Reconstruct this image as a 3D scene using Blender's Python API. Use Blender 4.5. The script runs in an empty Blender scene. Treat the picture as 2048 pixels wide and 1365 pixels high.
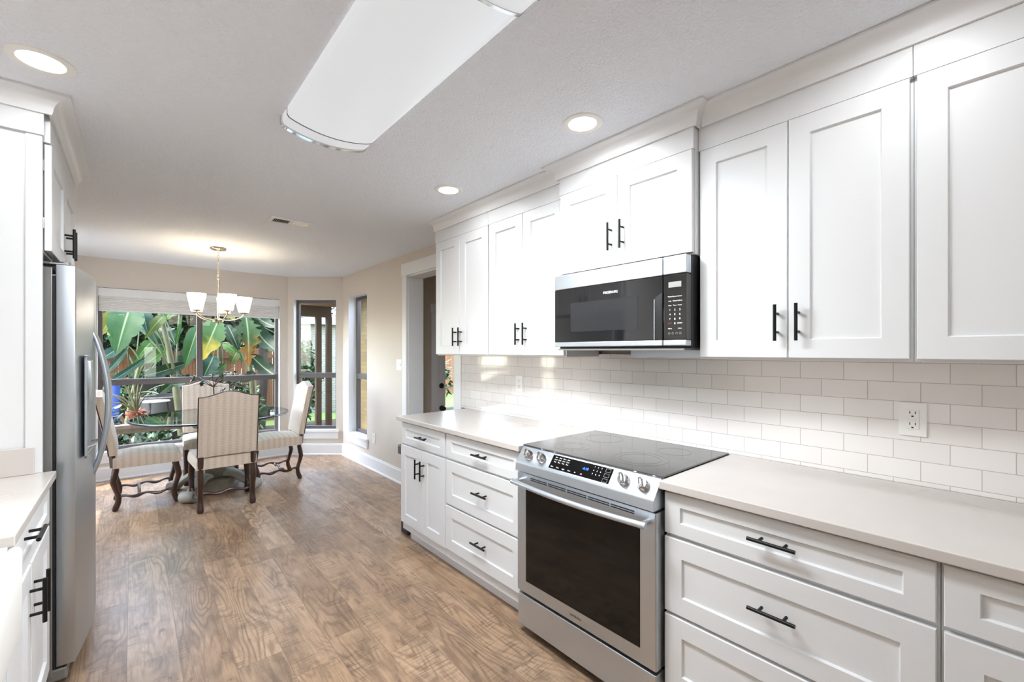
import bpy, bmesh, math, random
from mathutils import Vector, Matrix
PI = math.pi
rnd = random.Random(7)
S = bpy.context.scene
COL = S.collection

# ------------------------------------------------------------------ camera
YAW = math.atan(758.6/870.18)
cd = bpy.data.cameras.new('camera'); cam = bpy.data.objects.new('camera', cd); COL.objects.link(cam)
cam.location = (0, 0, 1.39); cam.rotation_euler = (PI/2, 0, -YAW)
cd.sensor_width = 36; cd.lens = 870.18/2048*36; cd.shift_y = 20.1/2048; cd.clip_start = .05
S.camera = cam
# ------------------------------------------------------------------ world, sun, exposure
W = bpy.data.worlds.new('sky'); S.world = W; W.use_nodes = True
wn = W.node_tree.nodes; wl = W.node_tree.links
sky = wn.new('ShaderNodeTexSky'); sky.sky_type = 'NISHITA'; sky.sun_disc = False
sky.sun_elevation = math.radians(58); sky.sun_rotation = math.radians(-60); sky.air_density = 1.0
hs = wn.new('ShaderNodeHueSaturation'); hs.inputs['Saturation'].default_value = .7
wl.new(sky.outputs[0], hs.inputs['Color']); wl.new(hs.outputs[0], wn['Background'].inputs[0]); wn['Background'].inputs[1].default_value = 1.5
SUN_DIR = Vector((-.42, .06, .90))
sd = bpy.data.lights.new('sun', 'SUN'); sd.energy = 4.4; sd.angle = math.radians(1.2); sd.color = (1, .95, .86)
so = bpy.data.objects.new('sun', sd); COL.objects.link(so); so.location = (-3, 8, 9)
so.rotation_euler = SUN_DIR.to_track_quat('Z', 'Y').to_euler()
DOWNLIGHT_W = 1.15; FIXTURE_W = 21.0; SIDE_FILL_W = 3.8; END_FILL_W = 2.8; CHANDELIER_W = .14
S.view_settings.view_transform = 'Standard'; S.view_settings.look = 'None'
S.view_settings.gamma = 1.0; S.view_settings.use_curve_mapping = False
S.view_settings.exposure = 1.26
S.cycles.use_denoising = True
S.cycles.max_bounces = 12; S.cycles.diffuse_bounces = 6; S.cycles.glossy_bounces = 5
S.cycles.transparent_max_bounces = 16; S.cycles.sample_clamp_indirect = 6.0
S.cycles.caustics_reflective = False; S.cycles.caustics_refractive = False

# ------------------------------------------------------------------ materials
def lin(r, g, b):
    f = lambda c: (c/255/12.92) if c/255 <= .04045 else ((c/255+.055)/1.055)**2.4
    return (f(r), f(g), f(b), 1)
class N:
    """small node-graph helper"""
    def __init__(s, name):
        s.m = bpy.data.materials.new(name); s.m.use_nodes = True
        s.t = s.m.node_tree; s.b = s.t.nodes['Principled BSDF']; s.out = s.t.nodes['Material Output']
    def n(s, typ, ins=None, **kw):
        x = s.t.nodes.new('ShaderNode'+typ)
        for k, v in kw.items(): setattr(x, k, v)
        for k, v in (ins or {}).items():
            if isinstance(v, bpy.types.NodeSocket): s.t.links.new(v, x.inputs[k])
            else: x.inputs[k].default_value = v
        return x
    def p(s, **kw):
        for k, v in kw.items():
            k = k.replace('_', ' ')
            if isinstance(v, bpy.types.NodeSocket): s.t.links.new(v, s.b.inputs[k])
            else: s.b.inputs[k].default_value = v
        return s
    def math(s, op, a, b=None, c=None):
        i = {0: a}
        if b is not None: i[1] = b
        if c is not None: i[2] = c
        return s.n('Math', i, operation=op).outputs[0]
    def mix(s, f, a, b, mode='MIX'):
        x = s.n('Mix', data_type='RGBA', blend_type=mode)
        for idx, v in ((0, f), (6, a), (7, b)):
            if isinstance(v, bpy.types.NodeSocket): s.t.links.new(v, x.inputs[idx])
            else: x.inputs[idx].default_value = v
        return x.outputs[2]
    def ramp(s, f, *stops):
        x = s.n('ValToRGB', {0: f}); e = x.color_ramp.elements
        while len(e) < len(stops): e.new(.5)
        for q, (pos, c) in zip(e, stops): q.position = pos; q.color = c
        return x.outputs[0]
    def obj(s): return s.n('TexCoord').outputs['Object']
    def pos(s): return s.n('NewGeometry').outputs['Position']
    def uv(s): return s.n('TexCoord').outputs['UV']
    def noise(s, vec, scale, detail=3, rough=.5, out=0):
        return s.n('TexNoise', {'Vector': vec, 'Scale': scale, 'Detail': detail, 'Roughness': rough}).outputs[out]
    def mapp(s, vec, scale=(1, 1, 1), loc=(0, 0, 0)):
        return s.n('Mapping', {0: vec, 1: loc, 3: scale}).outputs[0]
    def bump(s, h, strength=.2, dist=.01):
        x = s.n('Bump', {'Height': h, 'Strength': strength, 'Distance': dist}); s.t.links.new(x.outputs[0], s.b.inputs['Normal']); return s
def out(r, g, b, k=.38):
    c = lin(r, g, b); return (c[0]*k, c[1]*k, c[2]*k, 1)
def plain(name, col, rough=.5, metal=0, spec=.5, var=.04, vs=8, bump=0):
    k = N(name); v = k.noise(k.pos(), vs, 2)
    dark = tuple(c*(1-var) for c in col[:3])+(1,)
    k.p(Base_Color=k.mix(v, dark, col), Roughness=rough, Metallic=metal); k.b.inputs['Specular IOR Level'].default_value = spec
    if bump: k.bump(k.noise(k.pos(), 260, 2), bump, .002)
    return k.m
def emit(name, col, strength):
    k = N(name); k.p(Base_Color=col, Roughness=.5, Emission_Color=col, Emission_Strength=strength); return k.m
M = {}
M['cab'] = plain('cabinet_white_paint', lin(220, 221, 222), .38, var=.012, vs=3)
M['trim'] = plain('white_trim_paint', lin(230, 231, 232), .4, var=.015, vs=3)
M['black'] = plain('black_metal', lin(30, 30, 30), .38, .6)
M['blackplastic'] = plain('black_plastic', lin(16, 16, 17), .35)
M['rubber'] = plain('dark_rubber', lin(38, 37, 37), .55)
M['bronze'] = plain('bronze_aluminium', lin(98, 92, 91), .42, .3, var=.06)
M['chrome'] = plain('polished_chrome', lin(205, 205, 205), .12, 1)
M['nickel'] = plain('brushed_nickel', lin(214, 200, 180), .24, 1)
M['plate'] = plain('white_plastic', lin(240, 239, 235), .35, var=.01)
M['slot'] = plain('dark_slot', lin(25, 24, 24), .6)
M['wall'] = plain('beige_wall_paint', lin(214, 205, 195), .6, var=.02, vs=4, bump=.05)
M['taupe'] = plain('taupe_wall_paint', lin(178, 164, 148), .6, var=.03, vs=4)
M['doorgrey'] = plain('pale_grey_door_paint', lin(206, 204, 204), .45, var=.02)
M['stone'] = plain('weathered_grey_stone', lin(168, 166, 155), .6, var=.35, vs=14)
M['brass'] = plain('aged_bronze_hardware', lin(58, 50, 46), .35, .7)
M['white_plastic'] = M['plate']
def mk_ceiling():
    k = N('textured_ceiling'); p = k.pos()
    k.p(Base_Color=lin(238, 242, 249), Roughness=.8)
    h = k.noise(p, 95, 3, .6); h2 = k.noise(p, 34, 2)
    k.bump(k.math('ADD', h, k.math('MULTIPLY', h2, .6)), .8, .009); return k.m
M['ceiling'] = mk_ceiling()
def mk_quartz():
    k = N('cream_quartz'); p = k.pos()
    n = k.n('TexNoise', {'Vector': p, 'Scale': 2.2, 'Detail': 7, 'Roughness': .55, 'Distortion': 1.1}).outputs[0]
    v = k.math('ABSOLUTE', k.math('SUBTRACT', n, .5))
    vein = k.ramp(v, (0, (1, 1, 1, 1)), (.018, (0, 0, 0, 1)))
    msk = k.ramp(k.noise(p, 1.7, 2), (.55, (0, 0, 0, 1)), (.72, (1, 1, 1, 1)))
    f = k.math('MULTIPLY', k.math('MULTIPLY', vein, msk), .35)
    base = k.mix(k.noise(p, 6, 4), lin(194, 187, 181), lin(204, 198, 193))
    k.p(Base_Color=k.mix(f, base, lin(168, 158, 148)), Roughness=.2); return k.m
M['quartz'] = mk_quartz()
def mk_tile():
    k = N('white_subway_tile'); g = k.pos(); xyz = k.n('SeparateXYZ', {0: g})
    y = k.math('ADD', xyz.outputs[1], -.136+.147*30); z = k.math('ADD', xyz.outputs[2], -.9305+.0695*20)
    v = k.n('CombineXYZ', {0: y, 1: z, 2: 0.0}).outputs[0]
    br = k.n('TexBrick', {'Vector': v, 'Color1': (0, 0, 0, 1), 'Color2': (1, 1, 1, 1), 'Scale': 1.0, 'Mortar Size': .0012, 'Mortar Smooth': .2,
                         'Brick Width': .147, 'Row Height': .0695, 'Bias': 0.0}); br.offset = .5; br.squash = 1.0
    tint = k.mix(br.outputs[0], lin(232, 227, 224), lin(238, 234, 231))
    k.p(Base_Color=k.mix(br.outputs[1], tint, lin(184, 176, 170)), Roughness=k.math('ADD', k.math('MULTIPLY', br.outputs[1], .5), .07))
    h = k.math('ADD', k.math('MULTIPLY', br.outputs[1], -1.0), k.math('ADD', k.math('MULTIPLY', k.noise(g, 9, 1), .8), k.math('MULTIPLY', br.outputs[0], .25)))
    k.bump(h, .22, .004); return k.m
M['tile'] = mk_tile()
def mk_steel(name, axis, col=(205, 211, 218), rough=.38, metal=1.0):
    k = N(name); sc = {'x': (2, 300, 300), 'y': (300, 2, 300), 'z': (300, 300, 2)}[axis]
    n = k.noise(k.mapp(k.pos(), sc), 1, 2, .5)
    k.p(Base_Color=k.mix(n, tuple(c*.95 for c in lin(*col)[:3])+(1,), lin(*col)), Metallic=metal,
        Roughness=k.math('ADD', k.math('MULTIPLY', n, .05), rough))
    return k.m
M['steel_y'] = mk_steel('brushed_steel_horizontal', 'y')
M['steel_z'] = mk_steel('brushed_steel_vertical', 'z', (200, 206, 212), .34)
M['steel_side'] = mk_steel('grey_appliance_side', 'z', (150, 149, 147), .42, .6)
M['bglass'] = plain('black_glass', lin(10, 10, 11), .06, spec=.4, var=.02)
M['mwglass'] = plain('microwave_black_glass', lin(24, 24, 25), .05, spec=1.0, var=.02)
M['cooktop'] = plain('grey_black_ceramic_glass', lin(66, 65, 65), .10, spec=1.0, var=.02)
M['ring'] = plain('pale_burner_print', lin(92, 90, 90), .12, spec=.6)
M['mwwin'] = plain('microwave_window_mesh', lin(44, 44, 45), .1, spec=.5)
M['legend'] = emit('glowing_white_print', (.75, .75, .75, 1), .25)  # lettering brightened by a faint glow of its own
M['dimlegend'] = plain('grey_print', lin(150, 150, 150), .5)
M['redlegend'] = plain('red_print', lin(150, 60, 50), .5)
M['blue'] = emit('blue_clock_digits', (.02, .12, .9, 1), 2.2)
M['lcd'] = plain('grey_display', lin(150, 150, 148), .3)
M['badge'] = plain('dark_badge_print', lin(60, 60, 60), .4)
def mk_floor():
    k = N('wood_plank_floor'); p = k.pos(); s = k.n('SeparateXYZ', {0: p})
    PW, PL = .182, 1.25
    rx = k.math('DIVIDE', k.math('ADD', s.outputs[0], 10.03), PW); row = k.math('FLOOR', rx)
    r1 = k.n('TexWhiteNoise', {'W': row}, noise_dimensions='1D').outputs[0]
    ly = k.math('ADD', k.math('DIVIDE', k.math('ADD', s.outputs[1], 20), PL), k.math('MULTIPLY', r1, 7.3)); colm = k.math('FLOOR', ly)
    idv = k.n('CombineXYZ', {0: row, 1: colm, 2: 0.0}).outputs[0]
    wn_ = k.n('TexWhiteNoise', {'Vector': idv}, noise_dimensions='3D'); r = wn_.outputs[0]; rc = wn_.outputs[1]
    off = k.n('VectorMath', {0: rc, 1: (37, 53, 11)}, operation='MULTIPLY').outputs[0]
    q = k.n('VectorMath', {0: p, 1: off}, operation='ADD').outputs[0]
    # cathedral grain: rings of a stretched, distorted field
    warp = k.noise(k.mapp(q, (3.0, 1.1, 1)), 1.0, 2, .5)
    fld = k.noise(k.mapp(q, (5.5, .85, 1)), 1.0, 2, .45)
    rings = k.math('SINE', k.math('MULTIPLY', k.math('ADD', fld, k.math('MULTIPLY', warp, .5)), 120))
    rings = k.math('MULTIPLY', k.math('ADD', rings, 1), .5)
    ringm = k.ramp(k.noise(k.mapp(q, (4.5, 1.6, 1)), 1.0, 3, .5), (.38, (0, 0, 0, 1)), (.6, (1, 1, 1, 1)))
    fine = k.noise(k.mapp(q, (120, 5, 1)), 1.0, 4, .7)
    saw = k.noise(k.mapp(q, (10, 120, 1)), 1.0, 2, .5)
    sawm = k.ramp(k.noise(k.mapp(q, (6, 3, 1)), 1.0, 3, .6), (.48, (0, 0, 0, 1)), (.6, (1, 1, 1, 1)))
    smudge = k.ramp(k.noise(k.mapp(q, (9, 2.6, 1)), 1.0, 6, .68), (.46, (0, 0, 0, 1)), (.66, (1, 1, 1, 1)))
    light = k.ramp(k.noise(k.mapp(q, (7, 3.1, 2)), 1.0, 4, .6), (.5, (0, 0, 0, 1)), (.72, (1, 1, 1, 1)))
    knot = k.ramp(k.noise(k.mapp(q, (16, 8, 1)), 1.0, 4, .65), (.62, (0, 0, 0, 1)), (.70, (1, 1, 1, 1)))
    base = k.ramp(r, (0, lin(150, 122, 97)), (.35, lin(172, 142, 114)), (.7, lin(186, 156, 128)), (1, lin(163, 138, 115)))
    c = k.mix(k.math('MULTIPLY', light, .45), base, lin(208, 176, 144))
    c = k.mix(k.math('MULTIPLY', k.math('MULTIPLY', k.ramp(rings, (.45, (0, 0, 0, 1)), (.95, (1, 1, 1, 1))), ringm), .48), c, lin(98, 72, 52))
    c = k.mix(k.math('MULTIPLY', k.ramp(fine, (.48, (0, 0, 0, 1)), (.68, (1, 1, 1, 1))), .42), c, lin(92, 70, 53))
    c = k.mix(k.math('MULTIPLY', k.math('MULTIPLY', k.ramp(saw, (.50, (0, 0, 0, 1)), (.60, (1, 1, 1, 1))), sawm), .45), c, lin(80, 62, 49))
    c = k.mix(k.math('MULTIPLY', smudge, .55), c, lin(96, 80, 68))
    c = k.mix(k.math('MULTIPLY', knot, .5), c, lin(70, 54, 43))
    fx = k.math('FRACT', rx); fy = k.math('FRACT', ly)
    ex = k.math('MINIMUM', fx, k.math('SUBTRACT', 1, fx)); ey = k.math('MULTIPLY', k.math('MINIMUM', fy, k.math('SUBTRACT', 1, fy)), PL/PW)
    e = k.math('MINIMUM', ex, ey); groove = k.ramp(e, (0, (1, 1, 1, 1)), (.012, (0, 0, 0, 1)))
    c = k.mix(k.math('MULTIPLY', groove, .55), c, lin(80, 60, 46))
    k.p(Base_Color=c, Roughness=k.math('ADD', k.math('MULTIPLY', fine, .18), .27)); k.b.inputs['Specular IOR Level'].default_value = .5
    k.bump(k.math('ADD', k.math('MULTIPLY', groove, -1.2), k.math('MULTIPLY', fine, .5)), .12, .003); return k.m
M['floor'] = mk_floor()
def mk_fabric():
    k = N('ribbed_cream_fabric'); u = k.uv(); q = k.n('SeparateXYZ', {0: u}); U = q.outputs[0]; V = q.outputs[1]
    nz = k.noise(k.mapp(u, (22, 22, 1)), 1, 2)
    colw = k.math('SINE', k.math('MULTIPLY', k.math('ADD', U, k.math('MULTIPLY', nz, .006)), 2*PI/.052))
    odd = k.math('GREATER_THAN', k.math('SINE', k.math('MULTIPLY', U, PI/.052)), 0)
    rib = k.math('SINE', k.math('ADD', k.math('MULTIPLY', V, 2*PI/.0082), k.math('ADD', k.math('MULTIPLY', odd, PI), k.math('MULTIPLY', nz, 2.5))))
    dash = k.math('MULTIPLY', k.ramp(rib, (.15, (0, 0, 0, 1)), (.75, (1, 1, 1, 1))), k.ramp(colw, (.0, (.5, .5, .5, 1)), (.35, (1, 1, 1, 1))))
    k.p(Base_Color=k.mix(dash, lin(228, 214, 199), lin(150, 130, 113)), Roughness=.85); k.b.inputs['Specular IOR Level'].default_value = .2
    k.b.inputs['Sheen Weight'].default_value = .3
    k.bump(k.math('MULTIPLY', dash, -1.0), .4, .003); return k.m
M['fabric'] = mk_fabric()
def mk_wood(name, c1, c2, rough=.4):
    k = N(name); n = k.noise(k.mapp(k.obj(), (30, 30, 5)), 1, 4, .6)
    k.p(Base_Color=k.mix(n, c1, c2), Roughness=rough); return k.m
M['darkwood'] = mk_wood('dark_walnut', lin(46, 30, 24), lin(78, 50, 38), .32)
def mk_fence(name, c1, c2, w=.14):
    k = N(name); s = k.n('SeparateXYZ', {0: k.pos()})
    t = k.math('DIVIDE', s.outputs[0], w); f = k.math('FRACT', t)
    r = k.n('TexWhiteNoise', {'W': k.math('FLOOR', t)}, noise_dimensions='1D').outputs[0]
    gap = k.ramp(k.math('MINIMUM', f, k.math('SUBTRACT', 1, f)), (0, (1, 1, 1, 1)), (.05, (0, 0, 0, 1)))
    g = k.noise(k.mapp(k.pos(), (25, 25, 2)), 1, 4, .6)
    c = k.mix(k.math('ADD', k.math('MULTIPLY', g, .6), k.math('MULTIPLY', r, .4)), c1, c2)
    k.p(Base_Color=k.mix(gap, c, lin(40, 25, 15)), Roughness=.8); return k.m
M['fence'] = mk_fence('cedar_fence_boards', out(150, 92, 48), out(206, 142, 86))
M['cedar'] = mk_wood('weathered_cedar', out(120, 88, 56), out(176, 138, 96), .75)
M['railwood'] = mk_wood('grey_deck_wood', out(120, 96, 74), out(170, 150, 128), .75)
def mk_brick(name, c1, c2, mortar, sc=1):
    k = N(name); s = k.n('SeparateXYZ', {0: k.pos()})
    v = k.n('CombineXYZ', {0: k.math('ADD', s.outputs[0], s.outputs[1]), 1: s.outputs[2], 2: 0.0}).outputs[0]
    br = k.n('TexBrick', {'Vector': v, 'Color1': c1, 'Color2': c2, 'Mortar': mortar, 'Scale': sc, 'Mortar Size': .006, 'Brick Width': .21, 'Row Height': .072})
    k.p(Base_Color=br.outputs[0], Roughness=.85); k.bump(br.outputs[1], -.4, .01); return k.m
M['brick'] = mk_brick('ochre_brick', out(168, 138, 58, .55), out(134, 106, 42, .55), out(104, 88, 54, .55))
M['palebrick'] = mk_brick('pale_brick', out(216, 214, 196), out(196, 190, 168), out(160, 156, 140))
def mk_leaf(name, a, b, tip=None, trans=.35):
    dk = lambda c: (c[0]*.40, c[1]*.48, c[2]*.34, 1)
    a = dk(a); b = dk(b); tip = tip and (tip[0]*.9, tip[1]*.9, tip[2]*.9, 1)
    k = N(name); s = k.n('SeparateXYZ', {0: k.uv()}); u = s.outputs[0]; v = s.outputs[1]
    wv = k.math('SINE', k.math('ADD', k.math('MULTIPLY', u, 110), k.math('MULTIPLY', k.math('ABSOLUTE', v), 9)))
    c = k.mix(k.math('ADD', k.math('MULTIPLY', k.noise(k.pos(), 7, 3), .8), k.math('MULTIPLY', wv, .12)), a, b)
    if tip: c = k.mix(k.ramp(k.math('ADD', u, k.math('MULTIPLY', k.math('SUBTRACT', k.noise(k.pos(), 9, 2), .5), .6)), (.5, (0, 0, 0, 1)), (.85, (1, 1, 1, 1))), c, tip)
    rib = k.ramp(k.math('ABSOLUTE', v), (.03, (1, 1, 1, 1)), (.075, (0, 0, 0, 1)))
    c = k.mix(k.math('MULTIPLY', rib, .7), c, out(186, 206, 150))
    k.p(Base_Color=c, Roughness=.5); k.b.inputs['Specular IOR Level'].default_value = .22
    tr = k.n('BsdfTranslucent', {0: c}); mx = k.n('MixShader', {0: trans, 1: k.b.outputs[0], 2: tr.outputs[0]})
    k.t.links.new(mx.outputs[0], k.out.inputs[0]); return k.m
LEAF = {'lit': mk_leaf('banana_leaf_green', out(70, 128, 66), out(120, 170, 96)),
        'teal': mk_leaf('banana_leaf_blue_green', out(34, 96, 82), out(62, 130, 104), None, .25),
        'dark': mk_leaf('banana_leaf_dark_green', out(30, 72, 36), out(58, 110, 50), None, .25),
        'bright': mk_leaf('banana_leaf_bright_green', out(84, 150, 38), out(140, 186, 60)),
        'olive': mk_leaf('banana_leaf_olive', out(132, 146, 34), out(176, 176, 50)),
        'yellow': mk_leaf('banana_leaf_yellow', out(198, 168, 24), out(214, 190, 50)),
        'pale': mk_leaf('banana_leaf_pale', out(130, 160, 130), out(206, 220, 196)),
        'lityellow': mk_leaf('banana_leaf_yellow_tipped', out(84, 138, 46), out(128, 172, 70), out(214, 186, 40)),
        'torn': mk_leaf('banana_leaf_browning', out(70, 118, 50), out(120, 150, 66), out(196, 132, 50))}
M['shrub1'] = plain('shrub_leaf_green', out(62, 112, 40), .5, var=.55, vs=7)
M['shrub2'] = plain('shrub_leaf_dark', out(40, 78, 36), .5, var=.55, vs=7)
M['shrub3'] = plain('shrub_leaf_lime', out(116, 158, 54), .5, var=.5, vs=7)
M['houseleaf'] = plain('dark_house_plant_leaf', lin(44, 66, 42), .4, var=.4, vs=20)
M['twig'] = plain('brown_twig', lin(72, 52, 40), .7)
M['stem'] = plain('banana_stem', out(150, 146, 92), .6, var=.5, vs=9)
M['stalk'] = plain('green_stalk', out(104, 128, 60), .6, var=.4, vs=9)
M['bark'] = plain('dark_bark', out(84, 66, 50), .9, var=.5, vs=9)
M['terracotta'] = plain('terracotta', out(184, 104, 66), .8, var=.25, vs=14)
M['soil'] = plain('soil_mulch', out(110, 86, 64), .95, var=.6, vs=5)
M['concrete'] = plain('pale_bounce_slab', lin(214, 210, 202), .85, var=.1)
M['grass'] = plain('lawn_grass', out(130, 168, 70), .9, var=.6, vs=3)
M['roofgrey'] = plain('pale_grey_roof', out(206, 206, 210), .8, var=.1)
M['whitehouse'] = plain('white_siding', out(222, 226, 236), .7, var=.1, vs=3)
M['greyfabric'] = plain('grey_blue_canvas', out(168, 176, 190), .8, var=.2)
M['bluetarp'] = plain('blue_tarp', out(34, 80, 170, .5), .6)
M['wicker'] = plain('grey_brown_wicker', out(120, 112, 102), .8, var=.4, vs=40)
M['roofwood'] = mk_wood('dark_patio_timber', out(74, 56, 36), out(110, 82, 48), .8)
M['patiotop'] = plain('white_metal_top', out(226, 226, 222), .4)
M['shade'] = plain('white_blind_fabric', lin(226, 224, 224), .85, var=.06, vs=3)
def mk_opal(name, col, tcol, e):
    k = N(name); k.p(Base_Color=col, Roughness=.35, Emission_Color=tcol, Emission_Strength=e); return k.m
M['opal'] = mk_opal('opal_glass', lin(250, 246, 238), (1, .88, .72, 1), 2.0)
M['lens'] = mk_opal('frosted_acrylic', lin(150, 151, 154), (.95, .975, 1, 1), .23)
M['lensend'] = mk_opal('ribbed_acrylic', lin(150, 150, 152), (.96, .98, 1, 1), .21)
M['ledlens'] = emit('lit_led_lens', (1, .97, .93, 1), 3.0)
def mk_glass(name, tint, base=.045):
    k = N(name); k.t.nodes.remove(k.b)
    fac = k.n('LayerWeight', {0: .5}).outputs['Facing']
    f = k.math('ADD', k.math('MULTIPLY', k.math('POWER', fac, 5.0), 1-base), base)
    tr = k.n('BsdfTransparent', {0: tint}); gl = k.n('BsdfGlossy', {0: (1, 1, 1, 1), 'Roughness': .02})
    mx = k.n('MixShader', {0: f, 1: tr.outputs[0], 2: gl.outputs[0]}); k.t.links.new(mx.outputs[0], k.out.inputs[0]); return k.m
M['glass'] = mk_glass('window_glass', (.96, .975, .97, 1), .02)
M['tglass'] = mk_glass('thick_table_glass', (.62, .69, .66, 1), .08)
M['gedge'] = plain('dark_green_glass_edge', lin(38, 46, 44), .25, spec=.35, var=.2)

# ------------------------------------------------------------------ object helpers
def root_loc(o):
    v = Vector((0, 0, 0))
    while o: v = v + Vector(o.location); o = o.parent
    return v
def put(name, bm, m, parent=None, loc=None, smooth=False, label=None):
    """link a bmesh given in world coordinates as one mesh object"""
    me = bpy.data.meshes.new(name); base = root_loc(parent) if parent else Vector(loc or (0, 0, 0))
    bmesh.ops.recalc_face_normals(bm, faces=bm.faces)
    bmesh.ops.translate(bm, vec=-base, verts=bm.verts); bm.to_mesh(me); bm.free()
    if smooth:
        for p in me.polygons: p.use_smooth = True
        me.set_sharp_from_angle(angle=math.radians(40))
    me.materials.append(M[m] if isinstance(m, str) else m)
    o = bpy.data.objects.new(name, me); COL.objects.link(o)
    if parent: o.parent = parent
    else: o.location = base
    if label: o['label'] = label
    return o
def tag(o, label, cat, group=None, kind=None):
    o['label'] = label; o['category'] = cat
    if group: o['group'] = group
    if kind: o['kind'] = kind
    return o
def thing(name, loc, label, cat, group=None, rz=0):
    o = bpy.data.objects.new(name, None); COL.objects.link(o); o.location = loc; o.rotation_euler = (0, 0, rz); o.empty_display_size = .1
    return tag(o, label, cat, group)
def struct(name, bm, m, label=None, smooth=False, loc=None):
    o = put(name, bm, m, smooth=smooth, loc=loc); o['kind'] = 'structure'
    if label: o['label'] = label
    return o
def clone(root, loc, rz=0, label=None):
    r = root.copy(); COL.objects.link(r); r.location = loc; r.rotation_euler = (0, 0, rz)
    if label: r['label'] = label
    def rec(a, b):
        for ch in list(a.children):
            c = ch.copy(); COL.objects.link(c); c.parent = b; rec(ch, c)
    rec(root, r); return r
def B(): return bmesh.new()
def box(bm, x0, x1, y0, y1, z0, z1, bev=0):
    t = bmesh.new(); v = [t.verts.new((x, y, z)) for x in (x0, x1) for y in (y0, y1) for z in (z0, z1)]
    for f in ((0, 1, 3, 2), (4, 6, 7, 5), (0, 4, 5, 1), (2, 3, 7, 6), (0, 2, 6, 4), (1, 5, 7, 3)): t.faces.new([v[i] for i in f])
    bmesh.ops.recalc_face_normals(t, faces=t.faces)
    if bev: bmesh.ops.bevel(t, geom=t.edges[:], offset=bev, segments=2, profile=.5, affect='EDGES')
    join(bm, t); return bm
def join(bm, t, mat=None):
    if mat is not None: bmesh.ops.transform(t, matrix=mat, verts=t.verts)
    me = bpy.data.meshes.new('tmp'); t.to_mesh(me); t.free(); bm.from_mesh(me); bpy.data.meshes.remove(me); return bm
def prism(bm, prof, axis, a0, a1, bev=0):
    """extrude closed 2D profile along axis; profile coordinates are the other two axes in xyz order"""
    def P(p, a): return {'x': (a, p[0], p[1]), 'y': (p[0], a, p[1]), 'z': (p[0], p[1], a)}[axis]
    t = bmesh.new(); A = [t.verts.new(P(p, a0)) for p in prof]; Bv = [t.verts.new(P(p, a1)) for p in prof]; n = len(prof)
    t.faces.new(A); t.faces.new(Bv[::-1])
    for i in range(n): t.faces.new((A[i], Bv[i], Bv[(i+1) % n], A[(i+1) % n]))
    bmesh.ops.recalc_face_normals(t, faces=t.faces)
    if bev: bmesh.ops.bevel(t, geom=t.edges[:], offset=bev, segments=2, profile=.5, affect='EDGES')
    return join(bm, t)
def tube(bm, pts, rad, seg=10, caps=True, flat=None):
    """round (or elliptical, flat=(a,b)) tube along pts; rad number or list"""
    pts = [Vector(p) for p in pts]; n = len(pts); R = rad if isinstance(rad, (list, tuple)) else [rad]*n
    up = Vector((0, 0, 1)); rings = []; prev = None
    for i, p in enumerate(pts):
        t = (pts[min(i+1, n-1)]-pts[max(i-1, 0)]).normalized()
        if prev is None:
            ref = up if abs(t.z) < .9 else Vector((1, 0, 0)); a = t.cross(ref).normalized()
        else:
            a = (prev-t*prev.dot(t)); a = a.normalized() if a.length > 1e-6 else t.orthogonal().normalized()
        b = t.cross(a); prev = a; fa, fb = flat or (1, 1)
        rings.append([bm.verts.new(p+a*math.cos(2*PI*k/seg)*R[i]*fa+b*math.sin(2*PI*k/seg)*R[i]*fb) for k in range(seg)])
    for i in range(n-1):
        for k in range(seg):
            bm.faces.new((rings[i][k], rings[i][(k+1) % seg], rings[i+1][(k+1) % seg], rings[i+1][k]))
    if caps: bm.faces.new(rings[0][::-1]); bm.faces.new(rings[-1])
    return bm
def lathe(bm, prof, c=(0, 0, 0), seg=32, mat=None):
    """revolve (r,z) profile around z"""
    t = bmesh.new(); rings = []
    for r, z in prof:
        if r < 1e-5: rings.append([t.verts.new((0, 0, z))])
        else: rings.append([t.verts.new((r*math.cos(2*PI*k/seg), r*math.sin(2*PI*k/seg), z)) for k in range(seg)])
    for a, b in zip(rings, rings[1:]):
        for k in range(seg):
            k2 = (k+1) % seg
            if len(a) == 1 and len(b) == 1: continue
            if len(a) == 1: t.faces.new((a[0], b[k], b[k2]))
            elif len(b) == 1: t.faces.new((a[k], b[0], a[k2]))
            else: t.faces.new((a[k], b[k], b[k2], a[k2]))
    bmesh.ops.recalc_face_normals(t, faces=t.faces)
    return join(bm, t, (mat if mat is not None else Matrix.Identity(4)) if mat is not None else Matrix.Translation(c))
def frame_to(origin, ax, ay, az):
    m = Matrix.Identity(4)
    for i, a in enumerate((ax, ay, az)):
        for j in range(3): m[j][i] = a[j]
    for j in range(3): m[j][3] = origin[j]
    return m
def text_bm(bm, s, size, mat, extrude=.0002):
    cu = bpy.data.curves.new('t', 'FONT'); cu.body = s; cu.size = size; cu.align_x = 'CENTER'; cu.align_y = 'CENTER'; cu.extrude = extrude
    ob = bpy.data.objects.new('t', cu); COL.objects.link(ob)
    bpy.context.view_layer.update()
    me = bpy.data.meshes.new_from_object(ob.evaluated_get(bpy.context.evaluated_depsgraph_get()))
    bpy.data.objects.remove(ob); bpy.data.curves.remove(cu)
    t = bmesh.new(); t.from_mesh(me); bpy.data.meshes.remove(me); join(bm, t, mat); return bm
def on_wall(x, y, z):        # plane facing -X, seen from -X: right is -Y
    return frame_to((x, y, z), (0, -1, 0), (0, 0, 1), (-1, 0, 0))

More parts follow.
